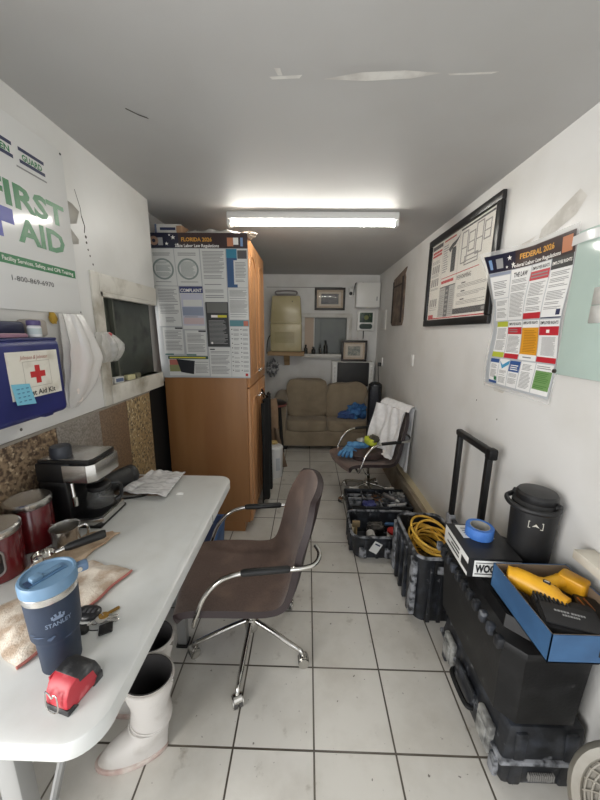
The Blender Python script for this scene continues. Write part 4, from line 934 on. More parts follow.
# --- key bunch
t = thing('key_bunch', 'bunch of keys with black fob on the white table', 'keys', (-.552, .685, T)); t.scale = (1.2, 1.2, 1.2)
b = MB(); b.blob((-.018, .012, .008), (.027, .019, .008), mat('black fob', (22, 22, 24), .35), .7, rough=.04); 
for k in range(3): b.box(-.026+.010*k, -.019+.010*k, .006, .018, .0155, .0168, mat('fob button', (60, 60, 62), .5), .0008)
b.build('car_fob', t)
b = MB(); b.tube([(.010+.012*math.cos(a), .0+.012*math.sin(a), .006+.002*math.sin(a)) for a in [2*PI*i/20 for i in range(20)]], .0012, chrome, 6, closed=True); b.build('key_ring', t)
def key(m, ang, ox, oy):
    b = MB(); X = Matrix.Translation((ox, oy, .006)) @ Matrix.Rotation(ang, 4, 'Z') @ Matrix.Rotation(.12, 4, 'Y')
    b.lathe([(.0035, 0), (.010, 0), (.010, .002), (.0035, .002)], m, 18, X); b.box(.009, .034, -.0035, .0035, .0002, .0018, m, .0004, X)
    for k in range(5): b.box(.013+.004*k, .0155+.004*k, -.005, -.003, .0002, .0018, m, 0, X)
    b.build('key', t)
key(mat('brass key', (176, 138, 72), .3, 1), 1.0, .020, .008); key(steel, .15, .022, -.002); key(steel, .45, .018, .0)
b = MB(); b.blob((-.004, -.028, .008), (.014, .010, .008), black, .8, rough=.2); b.tube([(.008, -.01, .008), (.0, -.02, .008)], .003, steel, 6); b.tube(smooth_path([(.006, -.026, .008), (.018, -.030, .009), (.030, -.026, .006)]), .0012, black, 5); b.build('small_fob', t)
b = MB(); b.prism(rrect(-.013, .013, -.013, .013, .003), 0, .004, black, Matrix.Translation((.042, -.020, .002)) @ Matrix.Rotation(.5, 4, 'Z'), bev=.001); b.build('square_tag', t)

# --- cloths
ragm = mat('stained beige towel', (214, 204, 190), .9, col2=(180, 160, 140), nscale=24, bump=.3, bscale=220, col3=(150, 124, 104), n3scale=7, n3range=(.66, .9))
redhem = mat('faded red hem', (168, 104, 94), .9)
def quadcloth(q, hgt, seed, m, hem=None, th=.004, nu=34, nv=24, name='rag', label='', cat='cloth'):
    A, B_, Cc, D = [Vector((p[0], p[1], 0)) for p in q]
    def fn(u, v):
        p = (A*(1-u)+B_*u)*(1-v)+(D*(1-u)+Cc*u)*v
        nz = noise.noise(Vector((p.x*16, p.y*16, seed)))
        e = min(1, min(u, 1-u, v, 1-v)/.12)
        p = p+Vector((noise.noise(Vector((v*4, u*4, seed+3)))*.016, noise.noise(Vector((u*4, v*4, seed+7)))*.016, 0))
        return (p.x, p.y, T+.005+hgt*e*(.55+.7*nz))
    b = MB(); b.surf(fn, nu, nv, m, th)
    if hem: b.tube([Vector(fn(u/30, .0))+Vector((0, 0, .002)) for u in range(31)], .0042, hem, 6)
    o = b.build(name, ang=60); return tag(o, label, cat)
quadcloth([(-.635, .555), (-.545, .865), (-.70, .90), (-.86, .67)], .018, 2.2, ragm, redhem, name='towel', label='stained beige towel with red hem behind the blue tumbler', cat='towel')
quadcloth([(-.76, .79), (-.69, 1.05), (-.78, 1.06), (-.885, .86)], .012, 6.1, mat('tan napkin', (196, 174, 148), .9, col2=(160, 134, 108), nscale=18, bump=.2, bscale=160), name='napkin', label='crumpled tan napkin beneath the black handled coffee filter', cat='napkin')

# --- canisters
def canister(lb, x, y, h, ang):
    t = thing('canister', lb, 'canister', (x, y, T), ang, 'red kitchen canisters')
    rm = mat('dark red enamel', (92, 20, 24), .22, col2=(76, 16, 20), nscale=5, coat=.4)
    b = MB(); b.lathe([(.060, 0), (.064, .004), (.064, h-.022), (.062, h-.018)], rm, 40); b.build('body', t)
    b = MB(); b.lathe([(.065, h-.024), (.0675, h-.02), (.0675, h-.004), (.062, h), (.03, h-.002), (0, h-.003)], steel, 40); b.build('lid', t)
    # oval window
    b = MB(); fr = mat('silver window frame', (150, 144, 142), .3, .7); dk = mat('dark window', (24, 18, 18), .15)
    ov = rrect(-.022, .022, .030, .112, .021, 8); r = .0648
    b.tube([(r*math.cos(p[0]/r), r*math.sin(p[0]/r), p[1]) for p in ov], .0032, fr, 6, closed=True)
    b.add([((r+.0003)*math.cos(p[0]/r), (r+.0003)*math.sin(p[0]/r), p[1]) for p in ov], [list(range(len(ov)))], dk); b.build('window', t)
canister('dark red canister with oval window closest to the blue tumbler', -.945, .842, .165, math.radians(-52))
canister('dark red canister with steel lid next to the coffee machine', -.958, .986, .178, math.radians(-100))

# --- espresso machine
t = thing('coffee_machine', 'black and steel espresso machine against the granite splashback', 'coffee machine', (-.892, 1.165, T))
kb = mat('black appliance plastic', (18, 18, 19), .35)
b = MB(); b.box(-.11, .0, -.085, .085, .0, .19, kb, .008); b.box(-.11, .02, -.088, .088, .185, .262, kb, .008); b.box(-.10, .09, -.08, .08, .18, .19, kb, .004); b.build('body', t)
b = MB(); pts = [(-.005, -.0905), (.085, -.0905), (.108, -.07), (.112, 0), (.108, .07), (.085, .0905), (-.005, .0905)]
b.prism(pts, .188, .256, steel, bev=.003); b.build('front_panel', t)
b = MB(); b.prism([(-.10, -.08), (.09, -.08), (.10, -.06), (.10, .06), (.09, .08), (-.10, .08)], .257, .272, kb, bev=.003); b.prism([(-.095, -.074), (.085, -.074), (.094, -.056), (.094, .056), (.085, .074), (-.095, .074)], .272, .275, steel, bev=.001); b.build('top_plate', t)
b = MB(); b.lathe([(.034, .275), (.036, .28), (.036, .308), (.032, .318), (0, .32)], mat('slate knob', (38, 42, 50), .45), 14, Matrix.Translation((-.035, -.045, 0))); b.build('boiler_cap', t)
b = MB(); b.box(-.11, .112, -.088, .088, .0, .014, kb, .004); b.prism([(-.0, -.088), (.085, -.088), (.114, -.07), (.114, .07), (.085, .088), (-.0, .088)], .012, .036, steel, bev=.003); b.prism([(-.0, -.08), (.08, -.08), (.106, -.064), (.106, .064), (.08, .08), (-.0, .08)], .036, .040, kb, bev=.001); b.build('base', t)
b = MB(); b.cyl((.02, -.085, .185), (.03, -.092, .10), .007, chrome); b.cyl((.03, -.092, .135), (.03, -.092, .10), .010, chrome); b.build('steam_wand', t)
b = MB(); b.lathe([(.032, .042), (.048, .05), (.052, .075), (.045, .105), (.036, .118), (.033, .118), (.042, .103), (.049, .075), (.045, .053), (0, .046)], mat('carafe glass', (110, 110, 108), .04, alpha=.18, spec=.8), 28, Matrix.Translation((.055, .01, 0))); b.build('carafe', t)
b = MB(); b.lathe([(.040, .118), (.044, .122), (.044, .138), (.03, .148), (0, .15)], kb, 24, Matrix.Translation((.055, .01, 0))); b.tube(smooth_path([(.09, .035, .13), (.115, .05, .12), (.115, .055, .07), (.098, .04, .055)]), .008, kb, 8); b.build('carafe_lid', t)
b = MB(); b.cyl((.05, 0, .188), (.05, 0, .160), .034, kb); b.build('brew_head', t)
b = MB(); b.tube(smooth_path([(-.02, .088, .02), (.02, .12, .005), (.10, .14, .004), (.16, .17, .004), (.20, .26, .004), (.10, .32, .004)], 6), .004, black, 6); b.build('power_cord', t)
# black travel mug lying behind
t = thing('travel_mug', 'black travel mug lying on the table behind the espresso machine', 'mug', (-.922, 1.30, T+.053), 1.2); t.scale = (1.12, 1.12, 1.12)
b = MB(); X = Matrix.Rotation(PI/2, 4, 'Y'); b.lathe([(.030, 0), (.035, .004), (.0405, .10), (.0405, .12), (.036, .13)], mat('matt black mug', (26, 26, 27), .55), 28, X); b.build('body', t)
b = MB(); b.lathe([(.037, .128), (.040, .132), (.040, .15), (.034, .158), (0, .16)], mat('mug lid', (34, 34, 35), .4), 28, X); b.build('lid', t)
# steel cup
t = thing('steel_cup', 'small stainless steel milk cup in front of the espresso machine', 'cup', (-.835, .975, T), .35)
b = MB(); b.lathe([(.038, 0), (.042, .003), (.042, .06), (.046, .078), (.044, .078), (.040, .06), (.040, .006), (0, .005)], steel, 32); b.build('body', t)
b = MB(); b.tube(smooth_path([(.042, 0, .068), (.062, .0, .074), (.070, 0, .055), (.060, 0, .025), (.042, 0, .016)]), .004, chrome, 8); b.build('handle', t)
# portafilter
t = thing('portafilter', 'coffee filter holder with thick black handle on the tan napkin', 'coffee filter', (-.815, .893, T+.018), math.radians(38))
b = MB(); b.tube([(.03, 0, .022), (.045, 0, .023), (.14, 0, .030), (.148, 0, .030)], [.009, .0135, .0155, .012], mat('black handle', (22, 22, 22), .4), 14); b.build('handle', t)
b = MB(); b.tube([(.0, 0, .018), (.034, 0, .022)], .008, chrome, 10); b.lathe([(.026, 0), (.032, .004), (.032, .026), (.029, .026), (.029, .008), (0, .006)], chrome, 24, Matrix.Translation((-.025, 0, 0))); b.build('basket', t)
# glass knob lid
t = thing('glass_shaker', 'small clear glass shaker with metal top behind the blue tumbler', 'shaker', (-.795, .815, T+.016))
b = MB(); b.lathe([(.026, 0), (.030, .006), (.031, .03), (.020, .045), (.012, .052)], mat('shiny silver glass', (206, 200, 192), .08, .8), 20); b.build('body', t)
b = MB(); b.lathe([(.012, .05), (.014, .054), (.012, .064), (0, .068)], chrome, 16); b.build('top', t)
# newspapers and clipboard
newsm = mat('crumpled print paper', (208, 206, 204), .7, col2=(170, 168, 168), nscale=34, nrange=(.5, .62), stretch=(.6, 2.2, 1), bump=.3, bscale=24)
brn = mat('brown paper', (166, 142, 116), .8)
quadcloth([(-.93, 1.335), (-.645, 1.330), (-.655, 1.525), (-.985, 1.535)], .006, 1.1, brn, name='paper_bag', label='flat brown paper sheet beneath the crumpled newspaper on the table', cat='paper', th=.004)
def news(u, v):
    p = (Vector((-.855, 1.325, 0))*(1-u)+Vector((-.625, 1.300, 0))*u)*(1-v)+(Vector((-.815, 1.56, 0))*(1-u)+Vector((-.635, 1.55, 0))*u)*v
    nz = noise.noise(Vector((p.x*11, p.y*11, 4)))+.4*noise.noise(Vector((p.x*30, p.y*30, 8)))
    return (p.x+.006*nz, p.y, T+.020+.010*nz+.014*max(0, u-.75)/.25*0+.012*abs(noise.noise(Vector((p.x*20, p.y*9, 2)))))
b = MB(); b.surf(news, 40, 30, newsm, .005); tag(b.build('newspaper', ang=25), 'crumpled printed newspaper at the far end of the white table', 'newspaper')
b = MB(); b.box(-.016, .016, -.012, .012, 0, .002, mat('soft white patch', (232, 230, 226), .8), .0008); b.blob((0, 0, .002), (.014, .012, .003), whitepl, rough=.3)
tag(b.build('paper_scrap', loc=(-.585, 1.36, T)), 'tiny white paper scrap beside the newspaper on the table', 'paper')

# ================================================================== TOOL BOXES BY THE RIGHT WALL
def ribbed_bin(b, x0, x1, y0, y1, z0, z1, m, edge, wall=.012, ins=.025, ribs=(5, 4), r=.05):
    # open hollow bin, narrower at the bottom
    def ring(k, off): 
        i = ins*(1-k)+off; return rrect(x0+i, x1-i, y0+i, y1-i, r, 5)
    L = [(0, 0), (.3, 0), (.7, 0), (1, 0)]
    loops = [[(x, y, z0+(z1-z0)*k) for x, y in ring(k, 0)] for k in (0, .06, .5, .94, 1)]
    loops += [[(x, y, z0+(z1-z0)*k+(.012 if k == 0 else 0)) for x, y in ring(k, wall)] for k in (1, .5, 0)]
    n = len(loops[0]); vs = [p for l in loops for p in l]; fs = [list(range(n))[::-1]]
    for i in range(len(loops)-1):
        for j in range(n): fs.append([i*n+j, i*n+(j+1) % n, (i+1)*n+(j+1) % n, (i+1)*n+j])
    fs.append([(len(loops)-1)*n+j for j in range(n)])
    b.add(vs, fs, m)
    h = z1-z0
    for i in range(ribs[0]):
        f = (i+.5)/ribs[0]; x = x0+r+(x1-x0-2*r)*f
        for (yy, sg) in ((y0, -1), (y1, 1)):
            b.taper((x-.012, x+.012, min(yy, yy-sg*ins)-.004+(ins if sg < 0 else -ins)*0, max(yy, yy-sg*ins)+.002), (x-.012, x+.012, yy-.006-(.012 if sg > 0 else 0), yy+.006+(.012 if sg < 0 else 0)), z0+.015, z0+h*.88, m, bev=.003)
    for i in range(ribs[1]):
        f = (i+.5)/ribs[1]; y = y0+r+(y1-y0-2*r)*f
        for (xx, sg) in ((x0, -1), (x1, 1)):
            b.taper((min(xx, xx-sg*ins)-.004, max(xx, xx-sg*ins)+.002, y-.012, y+.012), (xx-.006-(.012 if sg > 0 else 0), xx+.006+(.012 if sg < 0 else 0), y-.012, y+.012), z0+.015, z0+h*.88, m, bev=.003)
    return [(p[0], p[1], z1) for p in ring(1, wall*.5)]
# --- open box with tools, lid folded back
t = thing('tool_case', 'dusty black tool case lying open with tools in both halves', 'tool case', (0, 0, 0))
b = MB(); rim = ribbed_bin(b, .345, .905, 2.10, 2.475, 0, .185, dusty, dustyedge, r=.06)
b.build('base', t)
b = MB(); b.tube(rim, .010, dustyedge, 8, closed=True); b.build('rim', t)
b = MB(); b.box(.37, .92, 2.515, 2.83, .135, .150, dusty, .004)
for q in ((.365, .925, 2.505, 2.525), (.365, .925, 2.82, 2.84), (.365, .385, 2.505, 2.84), (.905, .925, 2.505, 2.84)): b.box(q[0], q[1], q[2], q[3], .135, .196, dusty, .006)
for y in (2.60, 2.67, 2.74): b.box(.39, .90, y, y+.012, .15, .19, dustyedge, .003)
for x in (.52, .66, .79): b.box(x, x+.012, 2.53, 2.82, .15, .186, dustyedge, .003)
b.build('lid', t)
for x in (.46, .80):
    b = MB(); b.box(x-.06, x+.06, 2.478, 2.512, .15, .205, cleanblk, .006); b.build('hinge', t)
    b = MB(); b.box(x-.045, x+.045, 2.838, 2.856, .185, .212, mat('pale latch', (190, 186, 176), .5), .004); b.build('latch', t)
for x in (.43, .62, .82):
    b = MB(); b.box(x-.028, x+.028, 2.095, 2.112, .02, .10, dustyedge, .006); b.build('front_rib', t)
b = MB(); b.box(-.032, .032, -.0008, .0008, -.045, .045, mat('white tag card', (206, 206, 202), .6), 0, Matrix.Translation((.52, 2.086, .115)) @ Matrix.Rotation(.5, 4, 'Y')); b.box(-.02, .02, -.0012, -.0005, .02, .032, navy, 0, Matrix.Translation((.52, 2.086, .115)) @ Matrix.Rotation(.5, 4, 'Y')); b.build('hang_tag', t)
# tools
def bit(name, lb, cat, fn, loc, rz=0):
    b = MB(); fn(b); return tag(b.build(name, loc=loc, rotz=rz), lb, cat)
brass = mat('tan handle', (176, 150, 104), .6)
def f_brush(b): b.tube([(0, 0, 0), (0, .01, .13)], [.014, .011], brass, 8); b.box(-.03, .03, -.008, .012, .12, .17, mat('bristle', (150, 130, 96), .9), .004)
bit('paint_brush', 'tan handled brush upright in the open tool case corner', 'brush', f_brush, (.405, 2.30, .022))
def f_roll(b): b.lathe([(.012, 0), (.034, 0), (.034, .07), (.012, .07)], mat('white tape roll', (206, 204, 200), .6), 22, Matrix.Rotation(PI/2, 4, 'X')); b.lathe([(.010, .0005), (.02, .0005)], inkd, 18, Matrix.Translation((0, -.0705, 0)) @ Matrix.Rotation(PI/2, 4, 'X'))
bit('tape_roll', 'white roll with dark core in the open tool case', 'tape roll', f_roll, (.525, 2.32, .075))
def f_can(b): b.lathe([(.045, 0), (.047, .004), (.047, .10), (.04, .11)], mat('dull white jar', (200, 196, 190), .4), 24); b.lathe([(.044, .108), (.045, .11), (.045, .125), (0, .127)], mat('red lid', (170, 38, 36), .4), 24)
bit('paint_jar', 'white jar with red lid inside the open tool case', 'jar', f_can, (.69, 2.26, .02))
def f_knife(b): b.box(-.09, .09, -.018, .018, 0, .02, mat('blue grip', (58, 92, 128), .5), .007, Matrix.Rotation(-.25, 4, 'Y')); b.box(-.17, -.08, -.016, .016, .0, .003, steel, 0, Matrix.Rotation(-.25, 4, 'Y'))
bit('putty_knife', 'blue handled scraper across the open tool case', 'scraper', f_knife, (.74, 2.36, .12), -.5)
def f_tool(b): b.blob((0, 0, .03), (.07, .05, .04), mat('dim grey tool', (92, 88, 82), .5, col2=(40, 40, 40), nscale=20), .7, rough=.4)
bit('sander', 'dim grey power tool deep in the open tool case', 'tool', f_tool, (.585, 2.42, .03))
def f_flap(b): b.box(-.06, .06, -.02, .02, 0, .05, mat('cream box', (196, 186, 160), .7), .004)
bit('fastener_box', 'long cream box along the edge of the open tool case', 'box', f_flap, (.395, 2.40, .03), 1.5)
def f_bag(b): b.blob((0, 0, .03), (.06, .045, .032), mat('indigo packet', (62, 66, 120), .4), .8, rough=.5)
bit('parts_packet', 'indigo packet in the folded-back tool case lid', 'packet', f_bag, (.555, 2.57, .15))
def f_coil(b):
    for k in range(4): b.tube([(.045*math.cos(a), .038*math.sin(a), .02+.012*k+.008*math.sin(2*a+k)) for a in [2*PI*i/20 for i in range(20)]], .007, [black, mat('rusty orange wire', (150, 100, 60), .6), mat('brown strap', (84, 66, 52), .7), black][k], 6, closed=True)
bit('wire_coil', 'tangled coil of dark and orange wire in the tool case lid', 'wire', f_coil, (.655, 2.70, .15))
def f_gun(b): b.tube([(-.07, 0, .035), (.07, 0, .04)], [.022, .026], mat('grey metal tube', (150, 150, 152), .3, .6), 14); b.tube([(.07, 0, .04), (.10, 0, .04)], [.012, .006], whitepl, 10)
bit('cartridge', 'silver grey cartridge lying in the tool case lid', 'cartridge', f_gun, (.765, 2.68, .158), -.9)
def f_spool(b): b.blob((0, 0, .025), (.06, .06, .03), mat('clear parts bag', (150, 150, 148), .2, col2=(90, 90, 90), nscale=30), .9, rough=.5)
bit('parts_bag', 'crinkled grey bag of parts in the corner of the tool case lid', 'bag', f_spool, (.86, 2.74, .15))
def f_driver(b): b.cyl((-.10, 0, .012), (.0, 0, .012), .004, steel, n=8); b.cyl((.0, 0, .012), (.09, 0, .012), .012, mat('dark blue grip', (40, 48, 70), .5))
bit('screwdriver', 'dark handled screwdriver lying in the tool case lid', 'screwdriver', f_driver, (.46, 2.645, .152), .1)

def f_chisel(b): b.box(-.11, .0, -.012, .012, 0, .004, steel, .001); b.tube([(.0, 0, .006), (.09, 0, .008)], [.010, .013], mat('grey wood grip', (124, 116, 104), .6), 10)
bit('chisel', 'pale steel chisel across the top row of the tool case lid', 'chisel', f_chisel, (.46, 2.785, .152), -.08)
bit('chisel', 'steel chisel lying beside the indigo packet in the tool case lid', 'chisel', f_chisel, (.46, 2.715, .152), .12)
def f_pliers(b):
    for s in (-1, 1): b.tube(smooth_path([(-.05, s*.004, .01), (.0, -s*.006, .01), (.05, s*.018, .01), (.10, s*.022, .01)], 3), .007, mat('tan grip', (150, 118, 70), .5), 8)
bit('pliers', 'tan handled pliers among the clutter of the tool case lid', 'pliers', f_pliers, (.60, 2.635, .15), .5)
def f_tube(b): b.tube([(-.08, 0, .02), (.08, 0, .02)], .018, mat('cloudy clear tube', (176, 178, 180), .2), 14); b.cyl((.08, 0, .02), (.10, 0, .02), .012, black)
bit('clear_tube', 'cloudy clear tube with black cap in the tool case lid', 'tube', f_tube, (.80, 2.585, .15), .25)
# --- rolling bin with yellow cord
t = thing('rolling_tool_bin', 'dusty black rolling tool bin filled with yellow extension cord', 'tool bin', (0, 0, 0))
b = MB(); rim = ribbed_bin(b, .625, .93, 1.57, 2.035, .0, .43, dusty, dustyedge, r=.06, ribs=(3, 4)); b.build('body', t)
b = MB(); b.tube(rim, .010, dustyedge, 8, closed=True); b.build('rim', t)
for (x, y) in ((.625, 1.62), (.625, 1.985)):
    b = MB(); b.box(x-.012, x+.02, y-.03, y+.03, .04, .40, dustyedge, .01); b.build('corner_post', t)
b = MB(); b.box(.72, .80, 1.552, 1.57, .34, .42, cleanblk, .008); b.box(.735, .785, 1.546, 1.555, .35, .40, dustyedge, .006); b.build('latch', t)
for y in (1.62, 1.96):
    b = MB(); b.tube([(.955, y-.0, .06), (.985, y, .06)], .055, black, 20); b.build('wheel', t)
for (y) in (1.575, 1.895):
    b = MB(); b.box(.928, .958, y-.016, y+.016, .40, 1.06, mat('black handle tube', (24, 24, 25), .4), .006); b.box(.921, .965, y-.024, y+.024, .38, .52, dustyedge, .006); b.build('handle_post', t)
b = MB(); b.box(.923, .963, 1.545, 1.925, 1.045, 1.085, mat('black handle tube', (24, 24, 25), .4), .012); b.box(.919, .967, 1.535, 1.585, 1.03, 1.09, cleanblk, .012); b.build('handle_grip', t)
b = MB(); b.box(.930, .960, 1.60, 1.87, .47, .50, dustyedge, .006); b.build('handle_bridge', t)
yel = mat('yellow cord jacket', (214, 172, 66), .5, col2=(194, 148, 48), nscale=30)
b = MB(); cx, cy = .78, 1.79
pts = []
for k in range(17):
    rx = .085+.035*random.random(); ry = .12+.06*random.random(); tx = random.uniform(-.6, .6); ty = random.uniform(-.5, .5); ox = random.uniform(-.02, .02); oy = random.uniform(-.035, .035); z0 = .25+.012*k
    for i in range(14):
        a = 2*PI*i/14; x = rx*math.cos(a); y = ry*math.sin(a)
        x2 = max(-.118, min(.115, x+ox)); y2 = max(-.19, min(.19, y+oy))
        pts.append((cx+x2, cy+y2, z0+.5*tx*x+.45*ty*y))
b.tube(smooth_path(pts, 3), .0075, yel, 7); o = b.build('extension_cord', ang=80); tag(o, 'yellow extension cord coiled in the rolling tool bin', 'cord')
b = MB(); b.box(.66, .905, 1.61, 1.995, .02, .24, mat('dark clutter', (46, 42, 34), .8, col2=(110, 92, 44), nscale=30), .03); tag(b.build('canvas_bundle'), 'dark canvas bundle beneath the coiled yellow cord', 'bundle')

# --- stacked tool chests
th = math.radians(3.5)
t = thing('tool_chest', 'dusty black tool chest on the tile floor, bottom of the stack', 'tool chest', (.745, .895, 0), -th*0)
b = MB(); b.taper((.0, .27, .0, .50), (-.02, .27, -.01, .52), 0.0, .13, dusty, bev=.02); b.taper((-.02, .27, -.01, .52), (.0, .27, 0, .50), .135, .285, dusty, bev=.015); b.build('case', t)
b = MB(); b.box(-.028, .275, -.018, .528, .122, .146, dustyedge, .008); b.build('seam_band', t)
for y in (.09, .41):
    b = MB(); b.box(-.038, -.012, y-.045, y+.045, .075, .205, mat('pale scuffed latch', (150, 150, 146), .5, col2=(90, 90, 88), nscale=18), .008); b.box(-.046, -.036, y-.03, y+.03, .10, .18, mat('pale scuffed latch', (150, 150, 146), .5), .005); b.build('latch', t)
b = MB(); b.box(-.04, -.018, .17, .33, .11, .19, dusty, .01); b.tube(smooth_path([(-.03, .17, .12), (-.055, .19, .12), (-.055, .31, .12), (-.03, .33, .12)]), .011, cleanblk, 8); b.build('handle', t)
for (x) in (.02, .20):
    b = MB(); b.box(x, x+.045, -.012, .01, .02, .265, dusty, .008); b.build('end_rib', t)
b = MB()
for i in range(12): b.box(.085+.008*i, .089+.008*i, -.020, -.008, .055, .085, mat('grey vent', (130, 128, 124), .6), .001)
b.build('vent_slats', t)
for y in (.03, .46):
    for k in range(3): 
        b = MB(); b.box(-.028+.0*k, -.005, y-.02+.16*0, y+.02, .02, .11, dustyedge, .008)
        if k == 0: b.build('corner_rib', t)
t = thing('tool_chest', 'large matt black tool chest stacked beneath the blue tray', 'tool chest', (.70, .885, .286))
b = MB()
def oct8(x0, x1, y0, y1, c): return [(x0+c, y0), (x1-c, y0), (x1, y0+c), (x1, y1-c), (x1-c, y1), (x0+c, y1), (x0, y1-c), (x0, y0+c)]
def loft(b, loops, m):
    n = len(loops[0]); b.add([p for l in loops for p in l], [list(range(n))[::-1]]+[[i*n+j, i*n+(j+1) % n, (i+1)*n+(j+1) % n, (i+1)*n+j] for i in range(len(loops)-1) for j in range(n)]+[[(len(loops)-1)*n+j for j in range(n)]], m)
loft(b, [[(x, y, z) for x, y in oct8(x0, .30, y0, y1, .05)] for (x0, y0, y1, z) in ((.02, .02, .53, .0), (.0, 0, .55, .03), (-.018, -.015, .56, .33))], cleanblk); b.build('case', t)
b = MB(); loft(b, [[(x, y, z) for x, y in oct8(x0, .31, y0, y1, .055)] for (x0, y0, y1, z) in ((-.03, -.028, .57, .33), (-.032, -.03, .572, .345), (-.028, -.026, .568, .358), (.0, .01, .54, .372), (.012, .025, .53, .410))], cleanblk); b.build('lid', t)
for i in range(11):
    y = .03+.05*i; b = MB(); b.box(-.046, -.018, y-.014, y+.014, .325, .366, dusty, .007); b.build('lid_lug', t)  # paler dusty plastic stands in for highlights on the lugs
b = MB(); b.box(.03, .26, .06, .50, .404, .416, cleanblk, .004)
for i in range(3): b.box(.05+.075*i, .10+.075*i, .08, .48, .41, .4195, cleanblk, .004)
b.build('top_ribs', t)
CT2 = .286+.4205
# --- drill blade box carton + tape
t = thing('tool_carton', 'black and white printed carton with blue tape roll on top', 'box', (.650, 1.125, CT2+.0005), math.radians(-2))
b = MB(); wh = mat('white carton card', (214, 214, 210), .5); bk = mat('black carton card', (30, 30, 31), .45)
b.box(0, .205, 0, .235, 0, .082, wh, .0015); b.build('box', t)
b = MB(); b.box(-.0006, .2056, -.0004, .236, .0822, .0836, bk); b.box(-.0008, .022, -.0008, .0004, .0, .083, bk); b.box(.02, .2056, -.0008, .0, .074, .083, bk); 
b.box(-.0008, -.0002, .0, .06, .018, .055, bk); b.build('black_panels', t)
b = MB(); b.box(.035, .165, .13, .225, .0838, .0846, wh)
for i in range(4): b.box(.05, .15-.03*(i % 2), .145+.017*i, .153+.017*i, .0846, .0850, ink)
b.build('top_label', t)
b = MB()
q = MB(); q.text('WOODS', .028, .022, .034, bk, .0012, .118, bold=.05); b.add(q.v, q.f, bk)
b.rect(.028, .012, .19, .016, .0012, bk); b.rect(.028, .062, .19, .065, .0012, bk)
b.build('front_print', t)
b = MB()
for i in range(3): b.box(-.0012, -.0006, .08, .20-.04*(i % 2), .02+.018*i, .028+.018*i, inkd)
b.build('side_print', t)
t = thing('tape_roll', 'roll of blue painter tape on the printed carton', 'tape roll', (.765, 1.275, CT2+.085))
b = MB(); b.lathe([(.039, 0), (.055, 0), (.056, .002), (.056, .044), (.055, .046), (.039, .046), (.039, 0)], mat('blue masking tape', (60, 110, 186), .6, col2=(70, 120, 194), nscale=30), 40); b.build('roll', t)
b = MB(); b.lathe([(.037, 0), (.0395, 0), (.0395, .0465), (.037, .0465), (.037, 0)], mat('grey card core', (150, 148, 142), .8), 36); b.build('core', t)
# --- jug
t = thing('water_jug', 'tall black insulated jug with carry handle against the wall', 'jug', (.94, 1.215, CT2), math.radians(-150)); t.scale = (.83, .83, 1.0)
jb = mat('black insulated jug', (16, 16, 17), .55, col2=(24, 24, 25), nscale=9)
b = MB(); b.lathe([(.080, 0), (.087, .006), (.092, .05), (.100, .255), (.099, .285), (.088, .298)], jb, 36); b.build('body', t)
b = MB(); b.lathe([(.086, .292), (.088, .297), (.088, .322), (.080, .332), (.05, .336), (0, .337)], mat('jug lid', (24, 24, 25), .4), 36); b.build('lid', t)
b = MB(); b.tube(smooth_path([(.0, -.098, .29), (.06, -.105, .285), (.115, -.06, .285), (.135, 0, .285), (.115, .06, .285), (.06, .105, .285), (0, .098, .29)]), .011, jb, 10); b.build('handle', t)
b = MB(); b.cyl((0, -.105, .29), (0, -.09, .29), .02, jb); b.build('pivot', t); b = MB(); b.cyl((0, .105, .29), (0, .09, .29), .02, jb); b.build('pivot', t)
b = MB(); lbl = mat('silver badge', (190, 188, 178), .4)
def jw(pts, z, m, r=.1005, a0=.55): b.add([(r*math.cos(a0+x/r), r*math.sin(a0+x/r), z+y) for x, y in pts], [list(range(len(pts)))], m)
jw([(-.03, 0), (.03, 0), (.03, .03), (-.03, .03)], .205, lbl); jw([(-.027, .003), (.027, .003), (.027, .027), (-.027, .027)], .205, jb, .1008); jw([(-.015, .008), (.0, .022), (.015, .008), (.0, .012)], .205, lbl, .1011); b.build('badge', t)
# --- blue tray with yellow drill
t = thing('cardboard_tray', 'blue cardboard tray holding a yellow drill on the tool chest', 'tray', (.722, .785, CT2), 0)
bl = mat('blue card', (50, 88, 126), .65, col2=(42, 76, 112), nscale=7); br = mat('brown card inside', (122, 106, 88), .8); 
W, D, Hh = .272, .300, .098
b = MB()
b.box(0, W, 0, D, 0, .004, br)
for (x0, x1, y0, y1) in ((0, W, 0, .003), (0, W, D-.003, D), (0, .003, 0, D), (W-.003, W, 0, D)): b.box(x0, x1, y0, y1, 0, Hh, bl)
b.build('outer', t)
b = MB()
for (x0, x1, y0, y1) in ((.003, W-.003, .003, .006), (.003, W-.003, D-.006, D-.003), (.003, .006, .003, D-.003), (W-.006, W-.003, .003, D-.003)): b.box(x0, x1, y0, y1, .004, Hh-.001, br)
b.build('lining', t)
TX, TY, TZ = .722, .785, CT2
dy = mat('yellow tool plastic', (224, 168, 36), .4, col2=(206, 148, 28), nscale=12)
t = thing('power_drill', 'yellow power drill lying in the blue cardboard tray', 'drill', (TX+.112, TY+.205, TZ+.066), math.radians(4)); t.scale = (1.05, 1.02, 1.05)
def A(q): return Vector(q)
b = MB()
b.tube(smooth_path([(-.075, .062, .012), (-.062, .052, .012), (-.030, .020, .012), (.0, -.02, .008), (.022, -.06, .002), (.03, -.075, 0)], 4), [.018]+[.032]*4+[.036]*5+[.037]*5+[.032]*5+[.026], dy, 16)
b.tube(smooth_path([(-.01, .0, .012), (.03, .012, .012), (.075, .022, .014), (.105, .022, .016)], 4), [.026]*4+[.020]*5+[.023]*4, dy, 14)
b.prism(rrect(-.028, .028, -.045, .035, .012), -.03, .026, dy, Matrix.Translation((.118, .012, .016)) @ Matrix.Rotation(.5, 4, 'Z'), bev=.006); b.build('body', t)
